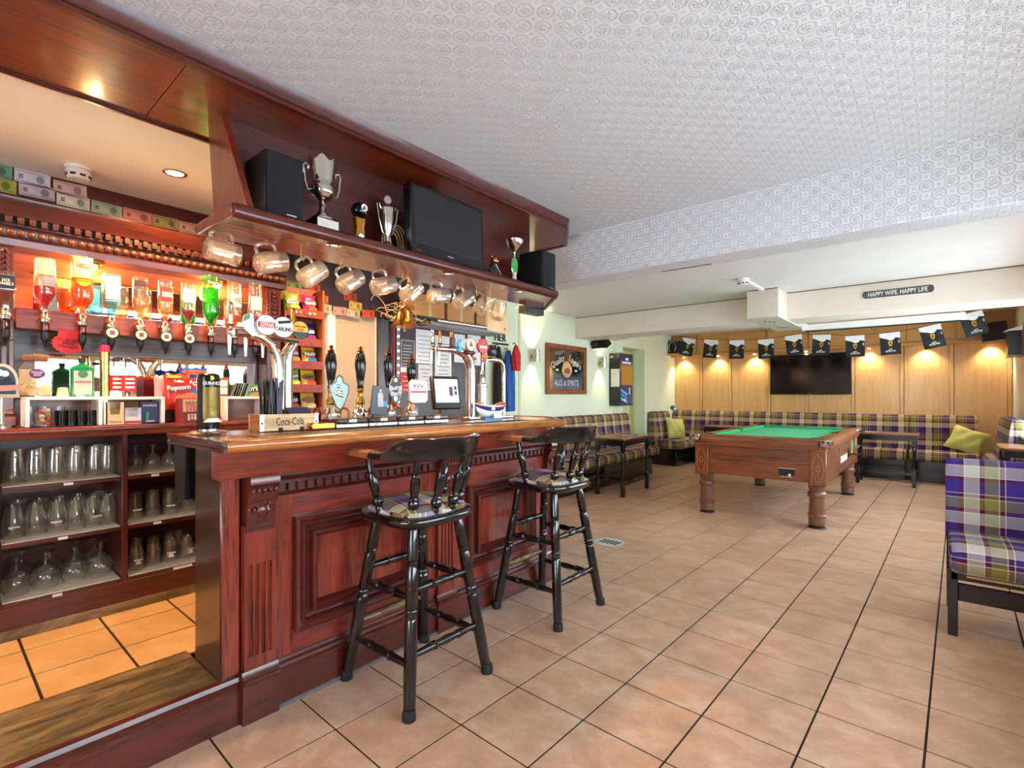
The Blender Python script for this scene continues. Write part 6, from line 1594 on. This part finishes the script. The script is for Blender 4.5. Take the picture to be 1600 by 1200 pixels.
t = thing('pub_mirror', 'wood framed pub mirror with gilt lettering on the green wall', 'mirror', (-4.118, 6.05, 1.64), R90)
FRM = wood('mirror_frame_wood', '#8a4c26', '#562a12', 'x', .4, .2)
W_, Hh = .515, .355
for (a, b, c, d) in ((-W_, W_, -Hh, -Hh + .07), (-W_, W_, Hh - .07, Hh)): obj('frame_rail', MB().box(a, b, -.035, 0, c, d, .008), FRM, t)
for s in (-1, 1): obj('frame_stile', MB().box(s * W_, s * (W_ - .075), -.034, 0, -Hh + .07, Hh - .07, .008), wood('mirror_frame_upright', '#8a4c26', '#562a12', 'z', .4, .2), t)
g_ = obj('mirror_glass', MB().box(-W_ + .07, W_ - .07, -.012, -.005, -Hh + .065, Hh - .065), metal('smoked_mirror', '#9aa0a6', .06), t)
LET = plain('#e3dcc4', .5)
for wd, cx, tl in (('Quality', -.22, .42), ('Lagers', .22, -.42)): text(wd, .34, .12, LET, t, (cx, -.0135, .10), tilt=tl)
text('ALES & SPIRITS', .62, .085, plain('#d9c2c6', .5), t, (0, -.0135, -.19)); [obj('print_mark', MB().box(q - .035, q + .035, -.0135, -.0125, -.022, .004), LET, t) for q in (-.24, .24)]
q = obj('roundel', MB().lathe([(.12, 0), (.12, -.004), (1e-6, -.005)], (0, -.0125, .0), 30, 'y', cap=False), plain('#d6a87a', .45), t)
obj('roundel_print', MB().prism([(-.07, -.05), (.06, -.06), (.08, .0), (.03, .03), (-.06, .01)], 'y', -.019, -.016), plain('#8a4a3e', .5), q)
obj('roundel_ring', MB().tube([(.12 * math.cos(a), -.016, .12 * math.sin(a)) for a in [2 * PI * k / 32 for k in range(32)]], .006, 6, True), GOLD, q)
t = thing('vending_machine', 'narrow black and blue wall vending machine beside the doorway recess', 'vending machine', (-4.118, 7.30, 1.10))
obj('case', MB().box(0, .19, 0, .455, 0, .855, .004), plain('#23241f', .35), t)
obj('side_panel', MB().box(.03, .186, -.002, .002, .31, .60), plain('#e6e2d8', .5), t); obj('side_sticker', MB().box(.02, .075, -.003, .002, .78, .82), plain('#d8b070', .5), t)
f_ = obj('front_panel', MB().box(.19, .194, .01, .445, .01, .845), plain('#16205a', .2, coat=.4), t)
obj('amber_window', MB().box(.194, .197, .05, .43, .34, .66), plain('#b07a26', .3), f_)
obj('oval_logo', MB().prism([(.24 + .05 * math.cos(a), .765 + .024 * math.sin(a)) for a in [2 * PI * k / 20 for k in range(20)]], 'x', .194, .197), PAPER, f_)
[obj('print_mark', MB().box(.194, .197, .08 + q * .045, .115 + q * .045, .69, .72), TXW, f_) for q in range(7)]
for k in range(3): obj('light_ray', MB().prism([(.03, .28 - k * .07), (.26, .20 - k * .06), (.25, .16 - k * .06), (.03, .24 - k * .07)], 'x', .194, .1965), plain(('#5fb4e0', '#3a8fd0', '#3fc4d8')[k], .3), f_)
obj('coin_slot', MB().box(.194, .199, .31, .345, .20, .30).box(.194, .199, .30, .36, .19, .205), plain('#d8dce0', .4), f_)
for k in range(14): obj('sparkle', MB().ball((.195, .28 + .16 * ((k * 37) % 11) / 11, .04 + .14 * ((k * 23) % 13) / 13), .005, 6, 4), plain('#bfe4f0', .4), f_)
obj('oval_sticker', MB().prism([(.16 + .05 * math.cos(a), .09 + .02 * math.sin(a)) for a in [2 * PI * k / 18 for k in range(18)]], 'x', .194, .197), plain('#e8e4e0', .4), f_)
t = thing('ceiling_fan_heater', 'black wedge bracket speaker under the beam at the green wall', 'speaker', (-3.98, 6.80, 2.02))
m = MB(); m.x = Matrix.Rotation(.5, 4, 'X'); m.prism([(-.12, 0), (.14, 0), (.10, .10), (-.12, .10)], 'y', -.06, .10); obj('case', m, BLACK, t)
obj('bracket', MB().tube([(-.13, 0, .05), (-.05, 0, .05)], .012, 8).tube([(-.05, -.06, -.02), (-.02, -.10, -.10)], .006, 6), BRASS, t)
t.name = 'bracket_speaker'
# ------------------------------------------------------------------ ceiling fittings
def smoke(label, loc):
    t = thing('smoke_detector', label, 'smoke alarm', loc, 0, 'white ceiling smoke detectors')
    lathe_obj('base', [(.055, 0), (.055, -.012), (.045, -.016)], WHITE, t, seg=24); lathe_obj('head', [(.045, -.016), (.052, -.022), (.05, -.052), (.04, -.062), (1e-6, -.064)], plain('#e6e2dc', .5), t, seg=24)
    for k in range(8):
        a = k * PI / 4 + .2; o = obj('vent_slot', MB().box(.047, .0525, -.011, .011, -.053, -.042), BLACK, t); o.rotation_euler = (0, 0, a)
    return t
smoke('white smoke detector on the ceiling behind the bar', (-3.37, .52, 2.439))
t = smoke('white smoke detector with trunking on the lower ceiling', (-1.47, 5.25, 2.419))
m = MB(); m.x = Matrix.Rotation(-.02, 4, 'Z'); m.box(-.02, .02, .02, .66, -.018, 0, .002); obj('trunking', m, WHITE, t)
t = thing('recessed_downlight', 'glowing recessed downlight in the ceiling behind the bar', 'downlight', (-3.065, .862, 2.44), 0, 'recessed lamps over the bar floor')
lathe_obj('rim', [(.052, 0), (.055, -.004), (.045, -.008), (.04, -.002)], CHROME, t, seg=26); lathe_obj('bulb', [(.04, -.002), (.03, -.006), (1e-6, -.007)], emit('bar_lamp_glow', (1, .82, .55), 25), t, seg=20)
lamp('SPOT', 'bar_downlight', (0, 0, -.02), 118, WARM, t, .05, 2.9, .6, (0, 0, -1))
for y, lb in ((-.35, 'recessed downlight over the bar floor near the entrance'), (2.1, 'recessed downlight over the bar floor beyond the hand pumps')):
    o = thing('recessed_downlight', lb, 'downlight', (-3.065, y, 2.44), 0, 'recessed lamps over the bar floor')
    lathe_obj('rim', [(.052, 0), (.055, -.004), (.045, -.008), (.04, -.002)], CHROME, o, seg=26); lathe_obj('bulb', [(.04, -.002), (.03, -.006), (1e-6, -.007)], emit('bar_lamp_glow', (1, .82, .55), 25), o, seg=20)
    lamp('SPOT', 'bar_downlight', (0, 0, -.02), 90, WARM, o, .05, 2.9, .6, (0, 0, -1))
t = thing('boxed_in_duct', 'cream boxed-in duct with small grilles under the lower ceiling', 'duct', (-1.455, 5.9, 2.105))
obj('casing', MB().box(-.16, .155, 0, 1.35, .012, .314, .003), plain('#dfd3c0', .6), t); obj('base_panel', MB().box(-.163, .158, -.003, 1.353, .0, .014, .002), plain('#cfc3b0', .6), t)
obj('shadow_gap', MB().box(-.155, .15, -.001, .01, .306, .3145), BLACK, t)
for gy in (.25, .85):
    for k in range(3):
        o = obj('grille', MB().box(-.05 + k * .035, -.034 + k * .035, gy + k * .05, gy + .09 + k * .05, -.003, .001), plain('#6a645a', .4), t)
        obj('grille_lamp', MB().lathe([(.012, -.004), (.008, -.008), (1e-6, -.009)], (-.042 + k * .035, gy + .12 + k * .05, 0), 10), WHITE, o)
t = thing('word_plaque', 'dark grey street-style plaque with white capitals on the beam', 'sign', (-.317, 6.298, 2.298))
pl = [(-.26, -.037), (.26, -.037), (.275, -.03), (.285, 0), (.275, .03), (.26, .037), (-.26, .037), (-.275, .03), (-.285, 0), (-.275, -.03)]
obj('border', MB().prism([(x * 1.02, z * 1.15) for x, z in pl], 'y', -.008, 0), WHITE, t); obj('plate', MB().prism(pl, 'y', -.012, -.006), plain('#4b4b4a', .5), t)
text('HAPPY WIFE. HAPPY LIFE', .47, .045, TXW, t, (0, -.0135, 0), bold=.012)
# projector screen
t = thing('projector_screen', 'white rolled projector screen casing hung behind the beam', 'screen', (-.53, 6.95, 2.05))
obj('casing', MB().box(-.74, .74, -.035, .035, 0, .075, .006), WHITE, t); obj('screen_edge', MB().box(-.71, .71, -.005, .005, -.016, .0), BLACK, t); obj('pull_hook', MB().tube([(-.05, 0, -.016), (-.05, 0, -.04), (-.02, 0, -.045), (0, 0, -.03)], .003, 5), BLACK, t)
for s in (-.7, .7): obj('hanger', MB().box(s - .015, s + .015, -.01, .01, .07, .41), WHITE, t)
# bunting
FL = [(-3.054, 7.905, 2.043), (-2.694, 7.905, 1.99), (-2.313, 7.923, 1.959), (-1.915, 7.955, 1.947), (-1.552, 7.958, 1.979), (-1.221, 7.933, 1.956), (-.84, 7.951, 1.915), (-.47, 7.959, 1.925), (-.06, 8.002, 1.987), (.315, 8.015, 2.11)]
TLT = [-.26, -.12, -.03, .03, .10, -.06, .02, .06, .22, .24]
t = thing('bunting', 'string of black and white rectangular flags with gold harps before the oak wall', 'bunting', (-1.35, 7.95, 2.0))
pts = [(-3.3, 7.9, 2.22)]
for (x, y, z), tl in zip(FL, TLT): pts += [(x - .11, y, z + .145 - .11 * math.tan(tl) * -1 * -1), (x + .11, y, z + .145 + .11 * math.tan(tl))]
pts += [(.78, 8.05, 2.42)]
obj('string', MB().tube([(p[0] + 1.35, p[1] - 7.95, p[2] - 2.0) for p in pts], .004, 6), BLACK, t)
fm = mesh_of('flag', MB().box(-.105, .105, -.001, .001, -.14, .14)); fm.materials.append(plain('#131216', .7))
tops = mesh_of('white_top', MB().prism([(-.105, .14), (.105, .14), (.105, .06), (.06, .075), (.03, .045), (0, .04), (-.03, .06), (-.07, .075), (-.105, .09)], 'y', -.0018, .0018)); tops.materials.append(plain('#e6e4e2', .7))
harp = mesh_of('harp', MB().prism([(-.022, .022), (-.004, .034), (.026, .026), (.022, -.01), (.004, -.04), (-.012, -.02)], 'y', -.0022, .0022)); harp.materials.append(GOLD)
harpi = mesh_of('harp_gap', MB().prism([(-.008, .012), (.014, .014), (.012, -.006), (.002, -.022)], 'y', -.0026, .0026)); harpi.materials.append(plain('#3a1512', .7))
for (x, y, z), tl in zip(FL, TLT):
    f_ = obj('flag', fm, None, t, (x + 1.35, y - 7.95, z - 2.0)); f_.rotation_euler = (0, -tl, 0)
    obj('white_top', tops, None, f_); obj('harp', harp, None, f_); obj('harp_gap', harpi, None, f_)
    text("LET'S\nSETTLE THIS", .10, .04, TXW, f_, (0, -.0025, -.085), bold=.02); obj('side_print', MB().tube([(.09 + .006 * math.cos(a), -.002, .02 + .016 * math.sin(a)) for a in [2 * PI * k / 10 for k in range(10)]], .002, 5, True), TXW, f_)
# far wall things
t = thing('wall_television', 'large black wall television on the oak panelling', 'television', (-1.705, 9.98, 1.285))
obj('mount', MB().box(-.2, .2, -.03, 0, .2, .5), BLACK, t); obj('case', MB().box(-.61, .61, -.085, -.03, 0, .70, .008), BLACK, t)
obj('screen', MB().box(-.598, .598, -.088, -.084, .018, .688), plain('#08080a', .12), t); obj('maker_badge', MB().box(-.02, .02, -.0895, -.084, .005, .012), plain('#9a9aa0', .4), t)
t = thing('corner_speaker', 'black speaker on an oak shelf in the far left corner', 'speaker', (-3.98, 9.72, 2.10))
obj('case', MB().box(-.13, .13, -.09, .09, 0, .24, .004), BLACK, t); obj('shelf', MB().box(-.138, .17, -.12, .1, -.035, 0, .004), OAKX, t)
obj('headphone_band', MB().tube([(-.04 + .07 * math.cos(a), -.097, .12 + .10 * math.sin(a)) for a in [-.9 + 5.0 * k / 20 for k in range(21)]], .007, 6), SILVER, t)
t = thing('tilted_speaker', 'black speaker tilted on a bracket in the far right corner', 'speaker', (.60, 9.60, 1.99), .0)
m = MB(); m.x = Matrix.Rotation(-.10, 4, 'Y') @ Matrix.Rotation(-.15, 4, 'X'); m.box(-.13, .13, -.09, .10, .02, .28, .004); obj('case', m, plain('#101016', .6), t)
obj('bracket', MB().tube([(.1, 0, .05), (.16, .1, .0), (.19, .2, .02)], .01, 6), OAKX, t)
t = thing('wall_speaker', 'black box on a small wooden wall bracket at the right edge', 'speaker', (.79, 8.95, 1.78), 0)
obj('shelf', MB().box(-.14, 0, -.14, .14, -.03, .0, .004), WALNY, t); obj('case', MB().box(-.13, -.01, -.11, .11, .001, .30, .004), BLACK, t); obj('white_cap', MB().prism([(-.16, .302), (0, .302), (0, .36)], 'y', -.13, .13), WHITE, t)
t = thing('blue_trinket', 'small blue and white ornament on the corner sofa back', 'ornament', (-3.98, 9.55, .977))
obj('body', MB().ball((0, 0, .05), .05, 14, 10, sy=.6), plain('#2a6fb0', .4), t); obj('patch', MB().ball((.05, -.01, .025), .026, 10, 8), PAPER, t)
# papers on tables, floor sticker
for (x, y, z, rz, lb) in ((-3.15, 6.1, .737, .3, 'dark open menu card lying on the table before green wall sofa'), (-.75, 9.02, .737, .1, 'flat paper menu lying on the far right table')):
    o = obj('menu_card', MB().box(-.10, .10, -.15, .15, 0, .003, .001), plain('#3a3a40', .5)); o.location = (x, y, z); o.rotation_euler = (0, 0, rz); tag(o, lb, 'menu'); obj('page', MB().box(-.08, .08, -.13, .0, .003, .0034), PAPER, o)
t = thing('floor_sticker', 'round black and white distancing sticker on the floor tiles', 'floor sticker', (-2.17, 3.85, .0005))
lathe_obj('disc', [(.125, 0), (.125, .0008), (1e-6, .0008)], plain('#c9ccd0', .5), t, seg=36)
for k in range(5): obj('footprint', MB().prism([(-.08 + k * .035, -.05), (-.06 + k * .035, -.06), (-.045 + k * .035, .05), (-.07 + k * .035, .06)], 'z', .0008, .0014), plain('#2a2e34', .6), t)
